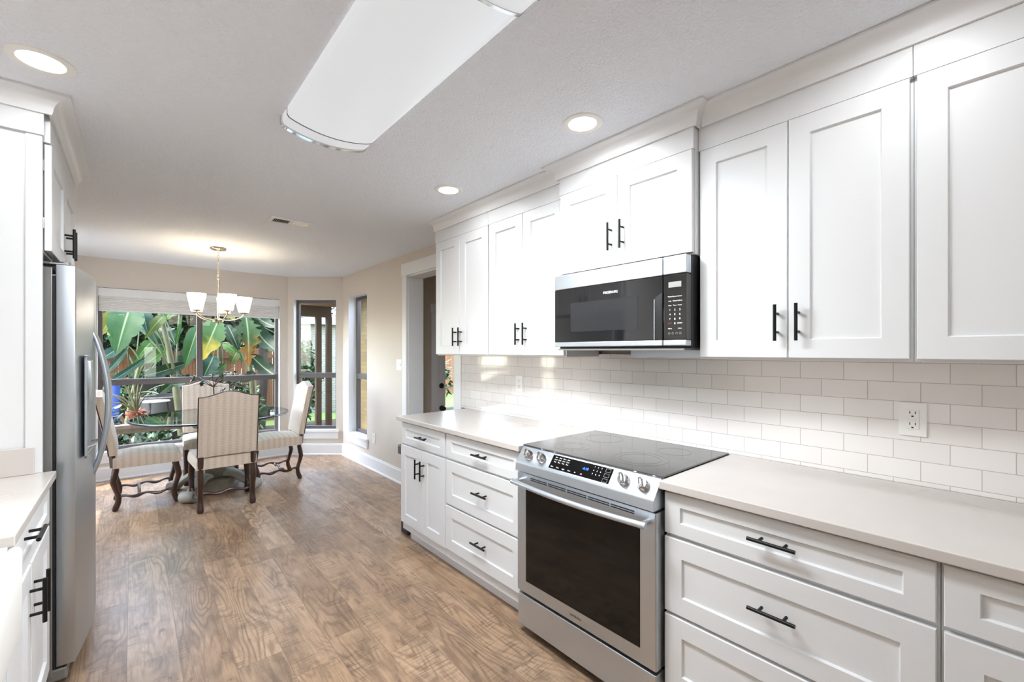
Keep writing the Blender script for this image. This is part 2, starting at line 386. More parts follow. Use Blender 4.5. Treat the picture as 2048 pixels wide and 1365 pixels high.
# ------------------------------------------------------------------ room shell
ZC = 2.39; XR = 2.13; XL = -1.03; YB = 6.39; YF = -4.4
BR0, BR1 = Vector((1.57, YB, 0)), Vector((XR, 5.90, 0)); BL0, BL1 = Vector((-.47, YB, 0)), Vector((XL, 5.90, 0))
def poly(bm, pts, z): bm.faces.new([bm.verts.new((p[0], p[1], z)) for p in pts])
room = [(XL-.1, YF-.1), (XR+.16, YF-.1), (XR+.16, 5.97), (1.60, 6.5), (-.50, 6.5), (XL-.1, 5.97)]
bm = B(); prism(bm, room, 'z', -.08, 0); struct('floor', bm, 'floor', 'mottled brown wood plank floor running toward the dining windows')
bm = B(); prism(bm, room, 'z', ZC, ZC+.1); struct('ceiling', bm, 'ceiling', 'pale grey textured ceiling')
def wall(name, P0, P1, out, ops, m, label, z1=ZC, th=.15, z0=0):
    P0 = Vector(P0).to_3d(); P1 = Vector(P1).to_3d(); L = (P1-P0).length; t = (P1-P0)/L; out = Vector(out)
    bm = B(); ss = sorted({0, L, *[o[0] for o in ops], *[o[1] for o in ops]})
    def cell(a, b, c, d):
        tb = bmesh.new(); box(tb, a, b, 0, th, c, d); join(bm, tb, frame_to(P0, t, out, (0, 0, 1)))
    for a, b in zip(ss, ss[1:]):
        mid = (a+b)/2; hs = [o for o in ops if o[0] < mid < o[1]]
        if not hs: cell(a, b, z0, z1); continue
        o = hs[0]
        if o[2] > z0: cell(a, b, z0, o[2])
        if o[3] < z1: cell(a, b, o[3], z1)
    return struct(name, bm, m, label)
tR = (BR1-BR0).normalized(); nR = Vector((-tR.y, tR.x, 0)); nR = nR if nR.x > 0 else -nR
tL = (BL1-BL0).normalized(); nL = Vector((-nR.x, nR.y, 0))
wall('wall_back', (-.47, YB), (1.57, YB), (0, 1, 0), [(-.287+.47, 1.478+.47, .30, 2.08)], 'wall', 'beige back wall around the wide garden window')
wall('wall_bay_right', BR0.to_2d(), BR1.to_2d(), nR, [(.079, .655, .33, 2.085)], 'wall', 'angled beige bay wall to the right of the wide window')
wall('wall_bay_left', BL0.to_2d(), BL1.to_2d(), nL, [(.079, .655, .33, 2.085)], 'wall', 'angled beige bay wall behind the fridge')
wall('wall_right', (XR, YF), (XR, 5.9), (1, 0, 0), [(3.20-YF, 4.07-YF, -.3, 2.165), (5.10-YF, 5.70-YF, .33, 2.10)], 'wall', 'beige right wall with the doorway and narrow window', z0=-.02)
wall('wall_left', (XL, YF), (XL, 5.9), (-1, 0, 0), [(4.92-YF, 5.40-YF, .33, 2.10)], 'wall', 'left wall behind sink counter and fridge')
wall('wall_front', (XL, YF), (XR, YF), (0, -1, 0), [(1.26, 1.62, .55, 1.55)], 'wall', 'wall behind the viewer')

def base_profile(a, b, out_n):    # baseboard from a to b on the room side
    a = Vector(a).to_3d(); b = Vector(b).to_3d(); L = (b-a).length; t = (b-a)/L; n = -Vector(out_n)
    tb = bmesh.new(); prism(tb, [(0, 0), (.016, 0), (.016, .128), (.012, .134), (.010, .146), (0, .148)], 'x', 0, L)
    tb2 = bmesh.new(); prism(tb2, [(.016, 0), (.028, 0), (.027, .008), (.022, .016), (.016, .018)], 'x', 0, L); join(tb, tb2)
    return tb, frame_to(a, t, n, (0, 0, 1))
for nm, a, b, o in (('baseboard_back', (-.47, YB), (1.57, YB), (0, 1, 0)), ('baseboard_bay_right', BR0.to_2d(), BR1.to_2d(), nR), ('baseboard_bay_left', BL0.to_2d(), BL1.to_2d(), nL),
                    ('baseboard_right', (XR, 4.16), (XR, 5.9), (1, 0, 0)), ('baseboard_left', (XL, 3.5), (XL, 5.9), (-1, 0, 0))):
    bm = B(); tb, m4 = base_profile(a, b, o); join(bm, tb, m4); struct(nm, bm, 'trim', 'tall white '+nm.replace('_', ' '))

# ------------------------------------------------------------------ windows
def window(name, P0, t, out, s0, s1, z0, z1, rail, mull, label, recess=.085, stool=True):
    """frame, sash rail, mullions, panes and stool in a local (s, outward, z) system"""
    P0 = Vector(P0).to_3d(); t = Vector(t).to_3d().normalized(); out = Vector(out); F = frame_to(P0, t, out, (0, 0, 1))
    root = bpy.data.objects.new(name, None); COL.objects.link(root); root.location = P0+t*((s0+s1)/2)+Vector((0, 0, z0)); root['kind'] = 'structure'; root['label'] = label
    def part(nm, fn, m, label=None):
        tb = bmesh.new(); fn(tb); bm = B(); join(bm, tb, F); return put(nm, bm, m, root, label=label)
    fw = .04; r0 = recess; r1 = recess+.05
    def frame(b):
        box(b, s0, s0+fw, r0, r1, z0, z1, .003); box(b, s1-fw, s1, r0, r1, z0, z1, .003)
        box(b, s0+fw, s1-fw, r0, r1, z1-fw, z1, .003); box(b, s0+fw, s1-fw, r0, r1, z0, z0+fw, .003)
    part('frame', frame, 'bronze')
    if rail:
        def rl(b): box(b, s0+fw, s1-fw, r0-.006, r1, rail-.034, rail+.034, .003); box(b, s0+fw, s1-fw, r0-.012, r0, rail+.012, rail+.026, .002)
        part('sash_rail', rl, 'bronze')
    for mx in mull:
        part('mullion', lambda b: (box(b, mx-.03, mx+.03, r0, r1, z0+fw, z1-fw, .003), box(b, mx-.008, mx+.008, r0-.008, r0, z0+fw, z1-fw, .002)), 'bronze')
    def liner(b):
        box(b, s0-.002, s0+.004, 0, r0, z0, z1); box(b, s1-.004, s1+.002, 0, r0, z0, z1); box(b, s0, s1, 0, r0, z1-.004, z1+.002)
    part('reveal', liner, 'trim')
    xs = [s0+fw]+list(mull)+[s1-fw]
    for a, c in zip(xs, xs[1:]):
        for za, zb in ([(z0+fw, rail-.034), (rail+.034, z1-fw)] if rail else [(z0+fw, z1-fw)]):
            part('pane', lambda b: box(b, a+(0 if a == xs[0] else .03), c-(0 if c == xs[-1] else .03), r0+.022, r0+.026, za, zb), 'glass')
    if stool:
        part('stool', lambda b: box(b, s0-.045, s1+.045, -.035, r0+.01, z0-.028, z0+.004, .004), 'trim')
        part('apron', lambda b: box(b, s0-.03, s1+.03, -.018, 0, z0-.115, z0-.028, .002), 'trim')
    return root
WA = window('window_1', (-.47, YB), (1, 0, 0), (0, 1, 0), -.287+.47, 1.478+.47, .30, 2.08, 1.045, [.613+.47], 'wide bronze framed window onto the garden behind the table')
WB = window('window_2', BR0.to_2d(), tR, nR, .079, .655, .33, 2.085, 1.06, [], 'narrow bronze window in the angled bay wall right of the wide window', .075)
WC = window('window_3', (XR, 0), (0, 1, 0), (1, 0, 0), 5.10, 5.70, .33, 2.10, 1.06, [], 'narrow window in the right wall looking onto brick', .10)
window('window_4', BL0.to_2d(), tL, nL, .079, .655, .33, 2.085, 1.06, [], 'bay window hidden behind the fridge', .075)
window('window_5', (XL, 0), (0, 1, 0), (-1, 0, 0), 4.92, 5.40, .33, 2.10, 1.06, [], 'left wall window hidden behind the fridge', .10)

window('window_7', (XL, YF), (1, 0, 0), (0, -1, 0), 1.26, 1.62, .55, 1.55, 0, [], 'window behind the viewer', .09, False)
# blind in the wide window
t = thing('window_blind', (.6, 6.44, 1.83), 'white fabric blind gathered under a valance at top of the wide window', 'blind')
bm = B(); box(bm, -.283, 1.474, 6.405, 6.425, 1.985, 2.072, .004); box(bm, -.283, 1.474, 6.425, 6.465, 2.05, 2.072); put('valance', bm, 'trim', t)
bm = B()
n = 9
prof = []
for i in range(n*4+1):
    z = 1.99-i/(n*4)*.155; prof.append((6.432-.007*abs(math.sin(i*PI/4))-.004*(i/(n*4)), z))
prism(bm, prof+[(6.458, 1.835), (6.458, 1.99)], 'y' if 0 else 'x', -.277, 1.466)
put('folded_fabric', bm, 'shade', t, smooth=True)
bm = B(); box(bm, -.277, 1.466, 6.418, 6.458, 1.822, 1.836, .004); put('bottom_bar', bm, 'trim', t)

# ------------------------------------------------------------------ doorway, mudroom, far door
root = bpy.data.objects.new('trim_1', None); COL.objects.link(root); root.location = (XR, 3.63, 0); root['kind'] = 'structure'; root['label'] = 'white casing around the doorway in the right wall'
bm = B(); box(bm, XR-.02, XR, 4.07, 4.16, 0, 2.175, .003); put('casing', bm, 'trim', root)
bm = B(); box(bm, XR-.02, XR, 3.105, 3.20, 0, 2.175, .003); put('casing', bm, 'trim', root)
bm = B(); box(bm, XR-.024, XR, 3.09, 4.175, 2.165, 2.29, .003); put('head_casing', bm, 'trim', root)
bm = B(); box(bm, XR, XR+.17, 4.055, 4.07, -.2, 2.165); put('jamb', bm, 'trim', root)
bm = B(); box(bm, XR, XR+.17, 3.20, 3.215, -.2, 2.165); put('jamb', bm, 'trim', root)
bm = B(); box(bm, XR, XR+.17, 3.20, 4.07, 2.15, 2.165); put('head_jamb', bm, 'trim', root)
MX1 = 4.3
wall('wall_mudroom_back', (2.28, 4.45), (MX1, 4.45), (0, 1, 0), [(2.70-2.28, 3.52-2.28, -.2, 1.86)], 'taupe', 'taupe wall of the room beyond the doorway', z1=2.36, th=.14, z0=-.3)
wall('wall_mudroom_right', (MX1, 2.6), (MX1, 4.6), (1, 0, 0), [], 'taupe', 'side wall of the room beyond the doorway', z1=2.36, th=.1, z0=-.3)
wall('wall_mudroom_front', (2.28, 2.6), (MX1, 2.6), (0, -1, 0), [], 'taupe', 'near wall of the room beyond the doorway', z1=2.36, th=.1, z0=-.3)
bm = B(); box(bm, 2.28, MX1+.1, 2.5, 4.59, 2.3, 2.38); struct('ceiling_mudroom', bm, 'ceiling', 'ceiling of the room beyond the doorway')
bm = B(); box(bm, 2.13, MX1+.1, 2.5, 4.59, -.3, -.2); struct('floor_mudroom', bm, 'floor', 'floor of the room beyond the doorway')
root = bpy.data.objects.new('door_1', None); COL.objects.link(root); root.location = (3.1, 4.47, -.2); root['kind'] = 'structure'; root['label'] = 'pale grey glazed outside door seen through the doorway'
bm = B(); box(bm, 2.625, 2.715, 4.43, 4.45, -.2, 1.86, .002); box(bm, 3.505, 3.595, 4.43, 4.45, -.2, 1.86, .002); box(bm, 2.61, 3.61, 4.428, 4.45, 1.85, 1.94, .002); put('casing', bm, 'doorgrey', root)
bm = B(); box(bm, 2.715, 2.828, 4.46, 4.50, -.19, 1.85); box(bm, 3.39, 3.505, 4.46, 4.50, -.19, 1.85); box(bm, 2.828, 3.39, 4.46, 4.50, 1.70, 1.85); box(bm, 2.828, 3.39, 4.46, 4.50, -.19, .06)
put('slab', bm, 'doorgrey', root)
bm = B(); box(bm, 2.828, 3.39, 4.478, 4.484, .06, 1.70); put('pane', bm, 'glass', root)
RX = Matrix.Rotation(PI/2, 4, 'X')
bm = B(); lathe(bm, [(0, 0), (.032, 0), (.032, .008), (.022, .014), (0, .016)], mat=Matrix.Translation((2.772, 4.46, .977)) @ RX, seg=20); put('deadbolt', bm, 'brass', root, smooth=True)
bm = B(); lathe(bm, [(0, 0), (.032, 0), (.032, .006), (.012, .012), (.012, .03), (.026, .036), (.031, .05), (.024, .062), (0, .066)], mat=Matrix.Translation((2.775, 4.46, .71)) @ RX, seg=20); put('knob', bm, 'brass', root, smooth=True)

# ------------------------------------------------------------------ cabinet helpers
def shaker(bm, xf, sgn, y0, y1, z0, z1, rail=.066, th=.02, rec=.009, rail_z=None):
    """shaker front on the plane x=xf facing sgn*X, thickness going back"""
    rz = rail_z or rail; b = .004; e = .0022
    X = lambda d: xf-sgn*d
    def ring(y0, y1, z0, z1, d): return [bm.verts.new((X(d), y, z)) for y, z in ((y0, z0), (y1, z0), (y1, z1), (y0, z1))]
    back = ring(y0, y1, z0, z1, th); s1 = ring(y0, y1, z0, z1, e); s2 = ring(y0+e, y1-e, z0+e, z1-e, 0)
    i0 = ring(y0+rail, y1-rail, z0+rz, z1-rz, 0); i1 = ring(y0+rail+b, y1-rail-b, z0+rz+b, z1-rz-b, rec)
    for a, c in ((back, s1), (s1, s2), (s2, i0), (i0, i1)):
        for k in range(4): bm.faces.new((a[k], a[(k+1) % 4], c[(k+1) % 4], c[k]))
    bm.faces.new(i1); bm.faces.new(back[::-1]); return bm
def handle(name, parent, xf, sgn, y, z, L, vertical, r=.0058, post=.033):
    bm = B(); xb = xf+sgn*post; h = L/2
    if vertical:
        tube(bm, [(xb, y, z-h), (xb, y, z+h)], r, 12)
        for s in (-1, 1): tube(bm, [(xf, y, z+s*(h-.032)), (xb, y, z+s*(h-.032))], r*.82, 10)
    else:
        tube(bm, [(xb, y-h, z), (xb, y+h, z)], r, 12)
        for s in (-1, 1): tube(bm, [(xf, y+s*(h-.032), z), (xb, y+s*(h-.032), z)], r*.82, 10)
    return put(name, bm, 'black', parent, smooth=True)
def carcass(parent, x0, x1, y0, y1, z0, z1, m='cab', name='carcass'):
    bm = B(); box(bm, x0, x1, y0, y1, z0, z1, .001); return put(name, bm, m, parent)

XD = 1.482; XT = 2.095   # base door plane, tile face
def base_cabinet(y0, y1, label, drawers=(), doors=(), kick=True, group='white lower cabinets under the right counter'):
    t = thing('base_cabinet', ((XD+XT)/2, (y0+y1)/2, 0), label, 'cabinet', group)
    bm = B(); box(bm, XD+.0205, XT-.004, y0, y1, .087, .884, .001); put('carcass', bm, 'cab', t)
    bm = B(); box(bm, XD+.098, XT-.004, y0, y1, 0, .087); put('toe_kick', bm, 'cab', t)
    for (a, b, z0, z1, hy, hz) in drawers:
        bm = B(); shaker(bm, XD, -1, a, b, z0, z1, .06 if z1-z0 < .2 else .066, rail_z=.046 if z1-z0 < .2 else .066); d = put('drawer', bm, 'cab', t)
        if hy is not None: handle('handle', d, XD, -1, hy, hz, .132, False)
    for (a, b, z0, z1, hy, hz) in doors:
        bm = B(); shaker(bm, XD, -1, a, b, z0, z1); d = put('door', bm, 'cab', t)
        if hy is not None: handle('handle', d, XD, -1, hy, hz, .132, True)
    return t
ZD = (.722, .872); ZM = (.436, .708); ZL = (.152, .424)
base_cabinet(2.34, 2.945, 'white lower cabinet with two doors under a drawer at far end of counter',
             [(2.345, 2.925, *ZD, 2.61, .800)], [(2.638, 2.94, .145, .708, 2.672, .582), (2.345, 2.632, .145, .708, 2.603, .582)])
base_cabinet(1.622, 2.339, 'white three-drawer lower cabinet on far side of the range',
             [(1.628, 2.33, *ZD, 1.952, .800), (1.628, 2.33, *ZM, 1.952, .582), (1.628, 2.336, *ZL, 1.962, .296)])
base_cabinet(.114, .845, 'white three-drawer lower cabinet on near side of the range',
             [(.12, .842, *ZD, .478, .804), (.12, .842, *ZM, .478, .588), (.12, .842, *ZL, .478, .300)])
base_cabinet(-.62, .113, 'white lower cabinet at right edge of the photo',
             [(-.615, .107, *ZD, -.25, .804), (-.615, .107, *ZM, -.25, .588), (-.615, .107, *ZL, -.25, .3)])
bm = B(); box(bm, 1.555, 1.578, 1.622, 2.93, 0, .0865, .003); o = put('kick_moulding', bm, 'cab', loc=(1.56, 2.28, 0)); tag(o, 'white kick board strip along floor under the far lower cabinets', 'trim')
# counters
def counter(y0, y1, label, extra=None):
    bm = B(); box(bm, 1.455, XT-.001, y0, y1, .884, .914, .003)
    if extra: box(bm, *extra)
    o = put('countertop', bm, 'quartz', loc=(1.77, (y0+y1)/2, .884)); return tag(o, label, 'countertop', 'cream quartz countertops')
counter(1.62, 2.962, 'cream quartz countertop left of the range over the far cabinets', (2.068, XT-.001, .8505, 1.6195, .884, .914))
counter(-.65, .85, 'cream quartz countertop right of the range in the foreground')
# tile backsplash
bm = B(); box(bm, XT, XR-.001, YF+.02, 3.055, .914, 1.372); o = put('tile_backsplash', bm, 'tile', loc=(XT, 1, .914)); tag(o, 'white subway tile backsplash above the right counter', 'backsplash')
bm = B(); box(bm, XT-.006, XR-.001, 3.055, 3.098, .0, 1.42, .003); bm2 = put('trim_2', bm, 'trim', loc=(XT, 3.07, 0)); bm2['kind'] = 'structure'; bm2['label'] = 'white edge strip at the left end of the tile'

# ------------------------------------------------------------------ upper cabinets
XU = 1.785
def upper(y0, y1, z0, z1, xf, doors, label, dz=None, rail=.066):
    t = thing('wall_cabinet', ((xf+XT)/2, (y0+y1)/2, z0), label, 'cabinet', 'white wall cabinets on the right wall')
    bm = B(); box(bm, xf+.0205, XT-.004, y0, y1, z0-.008, 2.372, .001); put('carcass', bm, 'cab', t)
    bm = B(); box(bm, xf, xf+.0205, y0, y1, z1+.0008, 2.372, .001); put('frieze', bm, 'cab', t)
    for (a, b, hy, hz, L) in doors:
        bm = B(); shaker(bm, xf, -1, a, b, z0, z1, rail); d = put('door', bm, 'cab', t)
        if hy is not None: handle('handle', d, xf, -1, hy, hz, L, True)
    return t
upper(2.288, 2.962, 1.365, 2.23, XU, [(2.630, 2.952, 2.668, 1.493, .132), (2.294, 2.627, 2.598, 1.493, .132)], 'white two-door wall cabinet at far end beside the doorway')
upper(1.612, 2.287, 1.365, 2.23, XU, [(1.951, 2.281, 1.982, 1.493, .132), (1.618, 1.948, 1.916, 1.493, .132)], 'white two-door wall cabinet just left of the microwave')
upper(.862, 1.611, 1.802, 2.23, 1.745, [(1.238, 1.605, 1.27, 1.939, .134), (.868, 1.235, 1.202, 1.939, .134)], 'short white two-door wall cabinet above the microwave')
upper(.196, .861, 1.365, 2.224, XU, [(.532, .854, .563, 1.493, .132), (.203, .529, .496, 1.493, .132)], 'white two-door wall cabinet just right of the microwave')
upper(-.47, .195, 1.365, 2.224, XU, [(-.137, .187, -.10, 1.493, .132), (-.465, -.14, -.17, 1.493, .132)], 'white wall cabinet at right edge of the photo')
# crown moulding: swept along the cabinet fronts
def crown_prof(z0, z1, proj):
    pts = [(0, z0), (.010, z0), (.012, z0+.008)]
    for i in range(7):
        a = i/6*PI/2; pts.append((.014+(proj-.022)*(1-math.cos(a)), z0+.012+(z1-z0-.024)*math.sin(a)))
    pts += [(proj-.004, z1-.010), (proj, z1-.008), (proj, z1)]; return pts
def sweep_profile(bm, path, prof, zlast=True):
    """profile (out, z) swept along a horizontal path; out is to the left of travel, mitred"""
    P = [Vector(p) for p in path]; n = len(P); rows = []
    for i, p in enumerate(P):
        ns = []
        if i > 0: d = (P[i]-P[i-1]).normalized(); ns.append(Vector((-d.y, d.x)))
        if i < n-1: d = (P[i+1]-P[i]).normalized(); ns.append(Vector((-d.y, d.x)))
        m = ns[0] if len(ns) == 1 else (ns[0]+ns[1])/(1+ns[0].dot(ns[1]))
        rows.append([bm.verts.new((p.x+m.x*o, p.y+m.y*o, z)) for o, z in prof]+[bm.verts.new((p.x, p.y, prof[-1][1]))])
    for a, b in zip(rows, rows[1:]):
        for k in range(len(a)): bm.faces.new((a[k], b[k], b[(k+1) % len(a)], a[(k+1) % len(a)]))
    bm.faces.new(rows[0][::-1]); bm.faces.new(rows[-1]); return bm
CP = crown_prof(2.318, ZC-.001, .066)
def crown(path, label, loc):
    bm = B(); sweep_profile(bm, path, CP); o = put('crown_moulding', bm, 'trim', loc=loc, smooth=True); return tag(o, label, 'moulding', 'white crown mouldings on the cabinets')
# travel direction -Y: left of travel is +X, so travel +Y (left of +Y is -X)
crown([(XU, 1.612), (XU, 2.963), (XT-.01, 2.963)][0:3] if 0 else [(XU, 1.632), (XU, 2.963)], 'white crown moulding over the far wall cabinets left of microwave', (XU, 2.3, 2.318))
crown([(XU-.001, .856), (1.745, .856), (1.745, 1.617), (XU-.001, 1.617)], 'white stepped-out crown moulding over the microwave cabinet', (1.745, 1.24, 2.318))
crown([(XU, -1.2), (XU, .842)], 'white crown moulding over the near wall cabinets at right', (XU, 0, 2.318))

# ------------------------------------------------------------------ microwave
t = thing('microwave', (1.9, 1.235, 1.40), 'stainless over-the-range microwave with black glass door under the short cabinet', 'microwave')
bm = B(); box(bm, 1.742, XT-.003, .868, 1.604, 1.402, 1.790, .003); put('body', bm, 'blackplastic', t)
bm = B(); box(bm, 1.70, 1.741, .975, 1.602, 1.4365, 1.711, .002); door = put('door', bm, 'mwglass', t, label='black glass door')
bm = B(); box(bm, 1.698, 1.741, .975, 1.602, 1.712, 1.788, .003); put('top_strip', bm, 'steel_y', door, label='brushed steel strip over the door glass')
bm = B(); box(bm, 1.698, 1.741, .975, 1.602, 1.412, 1.436, .003); put('bottom_strip', bm, 'steel_y', door, label='brushed steel strip under the door glass')
bm = B(); box(bm, 1.6992, 1.7002, 1.095, 1.49, 1.488, 1.636); put('window', bm, 'mwwin', door, label='grey viewing window')
bm = B(); prism(bm, [(.977, 1.437), (1.012, 1.437), (1.012, 1.617), (.977, 1.64)], 'x', 1.6985, 1.701); put('pocket_handle', bm, 'blackplastic', door, label='black recessed pocket handle')
bm = B(); box(bm, 1.6965, 1.7005, 1.0105, 1.0145, 1.438, 1.612, .001); put('handle_edge', bm, 'steel_z', door)
bm = B(); text_bm(bm, 'FRIGIDAIRE', .0165, on_wall(1.6995, 1.243, 1.668)); put('brand_lettering', bm, 'legend', door)
bm = B(); box(bm, 1.70, 1.741, .868, .972, 1.4365, 1.711, .004); cp = put('control_panel', bm, 'mwglass', t, label='black control panel with white key print')
bm = B(); box(bm, 1.698, 1.741, .868, .972, 1.712, 1.788, .004); put('top_strip', bm, 'steel_y', cp, label='brushed steel cap over the control panel')
bm = B(); box(bm, 1.698, 1.741, .868, .972, 1.412, 1.436, .004); put('bottom_strip', bm, 'steel_y', cp, label='brushed steel cap under the control panel')
bm = B(); box(bm, 1.6985, 1.7005, .890, .947, 1.656, 1.679); put('display', bm, 'lcd', cp)
bm = B(); XX = 1.6995
for r, row in enumerate((('Potato', 'Popcorn', 'Sensor'), ('Auto', 'Reheat', 'Defrost'), ('Pizza', 'Timer', 'Power'))):
    for c, s in enumerate(row): text_bm(bm, s, .0068, on_wall(XX, (.941, .919, .897)[c], 1.618-r*.0185))
for r, row in enumerate(('123', '456', '789')):
    for c, s in enumerate(row): text_bm(bm, s, .0115, on_wall(XX, (.941, .919, .897)[c], 1.562-r*.019))
text_bm(bm, '0', .0115, on_wall(XX, .919, 1.505)); text_bm(bm, 'START', .0075, on_wall(XX, .897, 1.506))
text_bm(bm, '+30 Sec', .0058, on_wall(XX, .941, 1.484)); text_bm(bm, 'Off/On', .0058, on_wall(XX, .897, 1.484))
put('key_print', bm, 'legend', cp)
bm = B(); text_bm(bm, 'STOP', .0075, on_wall(XX, .941, 1.506)); put('stop_print', bm, 'redlegend', cp)
bm = B()
for y in (.944, .928, .911, .895): lathe(bm, [(.0036, 0), (.0045, 0), (.0045, .0004), (.0036, .0004), (.0036, 0)], mat=on_wall(XX, y, 1.464), seg=14)
put('icon_print', bm, 'dimlegend', cp)
bm = B(); box(bm, 1.715, 2.06, .885, 1.59, 1.394, 1.402); put('underside', bm, 'steel_side', t)
bm = B(); box(bm, 2.04, XT-.002, .875, 1.36, 1.355, 1.40, .002); put('back_plate', bm, 'steel_y', t, label='brushed steel plate under the microwave back')

# ------------------------------------------------------------------ range
t = thing('range', (1.75, 1.235, 0), 'stainless slide-in electric range with black glass top and oven door', 'stove')
bm = B(); box(bm, 1.502, 2.06, .858, 1.612, .045, .905, .002); box(bm, 1.53, 2.06, .87, 1.60, 0, .045); put('body', bm, 'blackplastic', t)
bm = B(); box(bm, 1.484, 2.066, .852, 1.6175, .9145, .9215, .002); ct = put('cooktop', bm, 'cooktop', t, label='dark glass cooktop')
for (x, y, rr) in ((1.66, 1.06, (.118, .088)), (1.63, 1.42, (.09, .06)), (1.90, 1.03, (.075,)), (1.90, 1.43, (.10,))):
    bm = B()
    for r in rr: lathe(bm, [(r-.0022, 0), (r, 0), (r, .0004), (r-.0022, .0004), (r-.0022, 0)], (x, y, .9215), 56)
    put('burner_ring', bm, 'ring', ct)
bm = B(); prism(bm, [(1.490, .9143), (1.480, .9135), (1.433, .852), (1.428, .842), (1.426, .803), (1.502, .803), (1.502, .9143)], 'y', .853, 1.611, .0025); cpn = put('control_panel', bm, 'steel_y', t, label='sloping brushed steel control panel')
sx, sz = Vector((.047, .0615)).normalized(); SN = Vector((-sz, 0, sx))      # slope direction and outward normal
def slope(u, y, off=.0006):   # u runs up the slope
    return Vector((1.4335+sx*u, y, .8525+sz*u))+SN*off
SF = lambda u, y, off=.0008: frame_to(slope(u, y, off), (0, -1, 0), (sx, 0, sz), SN)
bm = B(); tb = bmesh.new(); box(tb, -.167, .167, .004, .070, 0, .0012, .0005); join(bm, tb, SF(0, 1.2275, 0)); dp = put('display_panel', bm, 'bglass', cpn, label='black touch display')
for i, s in enumerate(('Bake', 'Broil', 'Warm', 'Start')):
    bm = B()
    for j in range(3): text_bm(bm, (s, 'Cook', 'Time')[j], .0072, SF(.060-j*.011, 1.370-i*.024, .0014))
    put('key_print', bm, 'legend', dp)
for i in range(6):
    bm = B(); text_bm(bm, ('Clean', 'Oven', 'Light', 'Clock', 'Set', 'Off')[i], .007, SF(.014, 1.376-i*.034, .0014)); put('key_print', bm, 'legend', dp)
bm = B()
for i in range(3):
    for j in range(3): text_bm(bm, str(1+j+3*i), .0085, SF(.060-i*.016, 1.152-j*.018, .0014))
put('key_print', bm, 'legend', dp)
bm = B(); text_bm(bm, '-6:10', .016, SF(.042, 1.195, .0014)); put('clock_digits', bm, 'blue', dp)
bm = B()
for u in (.014, .036, .058):
    tb = bmesh.new(); w, h = .012, .008
    for (a, b, c, d) in ((-w, w, h-.001, h), (-w, w, -h, -h+.001), (-w, -w+.001, -h, h), (w-.001, w, -h, h)): box(tb, a, b, c, d, 0, .0003)
    join(bm, tb, SF(u, 1.083, .0013))
put('key_outline', bm, 'dimlegend', dp)
for y in (1.535, 1.447, .995, .909):
    bm = B(); m = frame_to(slope(.034, y, 0), (0, -1, 0), (sx, 0, sz), SN)
    lathe(bm, [(0, 0), (.0245, 0), (.0245, .004), (.0225, .007), (.0215, .024), (.0195, .027), (0, .027)], mat=m, seg=32)
    tb = bmesh.new(); box(tb, -.0065, .0065, -.021, .021, .02, .040, .002); join(bm, tb, m @ Matrix.Rotation(.5, 4, 'Z')); put('knob', bm, 'chrome', t, smooth=True)
for y in (1.535, 1.447, .995, .909):
    bm = B()
    for a in (-.9, -.3, .3, .9): text_bm(bm, '.' if abs(a) < .5 else '-', .010, SF(.034+.032*math.cos(a), y-.032*math.sin(a)*-1, .0006))
    put('knob_marks', bm, 'badge', cpn)
# oven door
bm = B(); prism(bm, [(1.44, .855), (1.446, .851), (1.50, .851), (1.50, 1.613), (1.446, 1.613), (1.44, 1.609)], 'z', .213, .795, .002); dr = put('oven_door', bm, 'steel_z', t, label='brushed steel oven door')
bm = B(); tb = bmesh.new(); box(tb, 1.4378, 1.442, .918, 1.548, .272, .722, .0015); join(bm, tb); put('oven_window', bm, 'bglass', dr, label='black glass oven window')
bm = B()
for i in range(5):
    a = 1.515-i*.116
    for dz in (.768, .7765): box(bm, 1.4388, 1.4405, a-.108, a, dz, dz+.0045)
put('vent_slots', bm, 'slot', dr)
bm = B(); pts = []
for i in range(17):
    s = i/16; y = 1.602-s*.735; pts.append((1.396-.013*math.sin(s*PI), y, .7565-.006*math.sin(s*PI)))
tube(bm, pts, .0125, 14); tube(bm, [(1.398, 1.585, .757), (1.444, 1.585, .757)], .010, 10); tube(bm, [(1.398, .885, .757), (1.444, .885, .757)], .010, 10); put('oven_handle', bm, 'steel_y', dr, smooth=True)
bm = B(); text_bm(bm, 'SAMSUNG', .0135, on_wall(1.4393, 1.235, .241)); put('brand_lettering', bm, 'badge', dr)
bm = B(); prism(bm, [(1.442, .857), (1.448, .853), (1.50, .853), (1.50, 1.611), (1.448, 1.611), (1.442, 1.607)], 'z', .046, .197, .002); put('storage_drawer', bm, 'steel_y', t, label='brushed steel storage drawer')

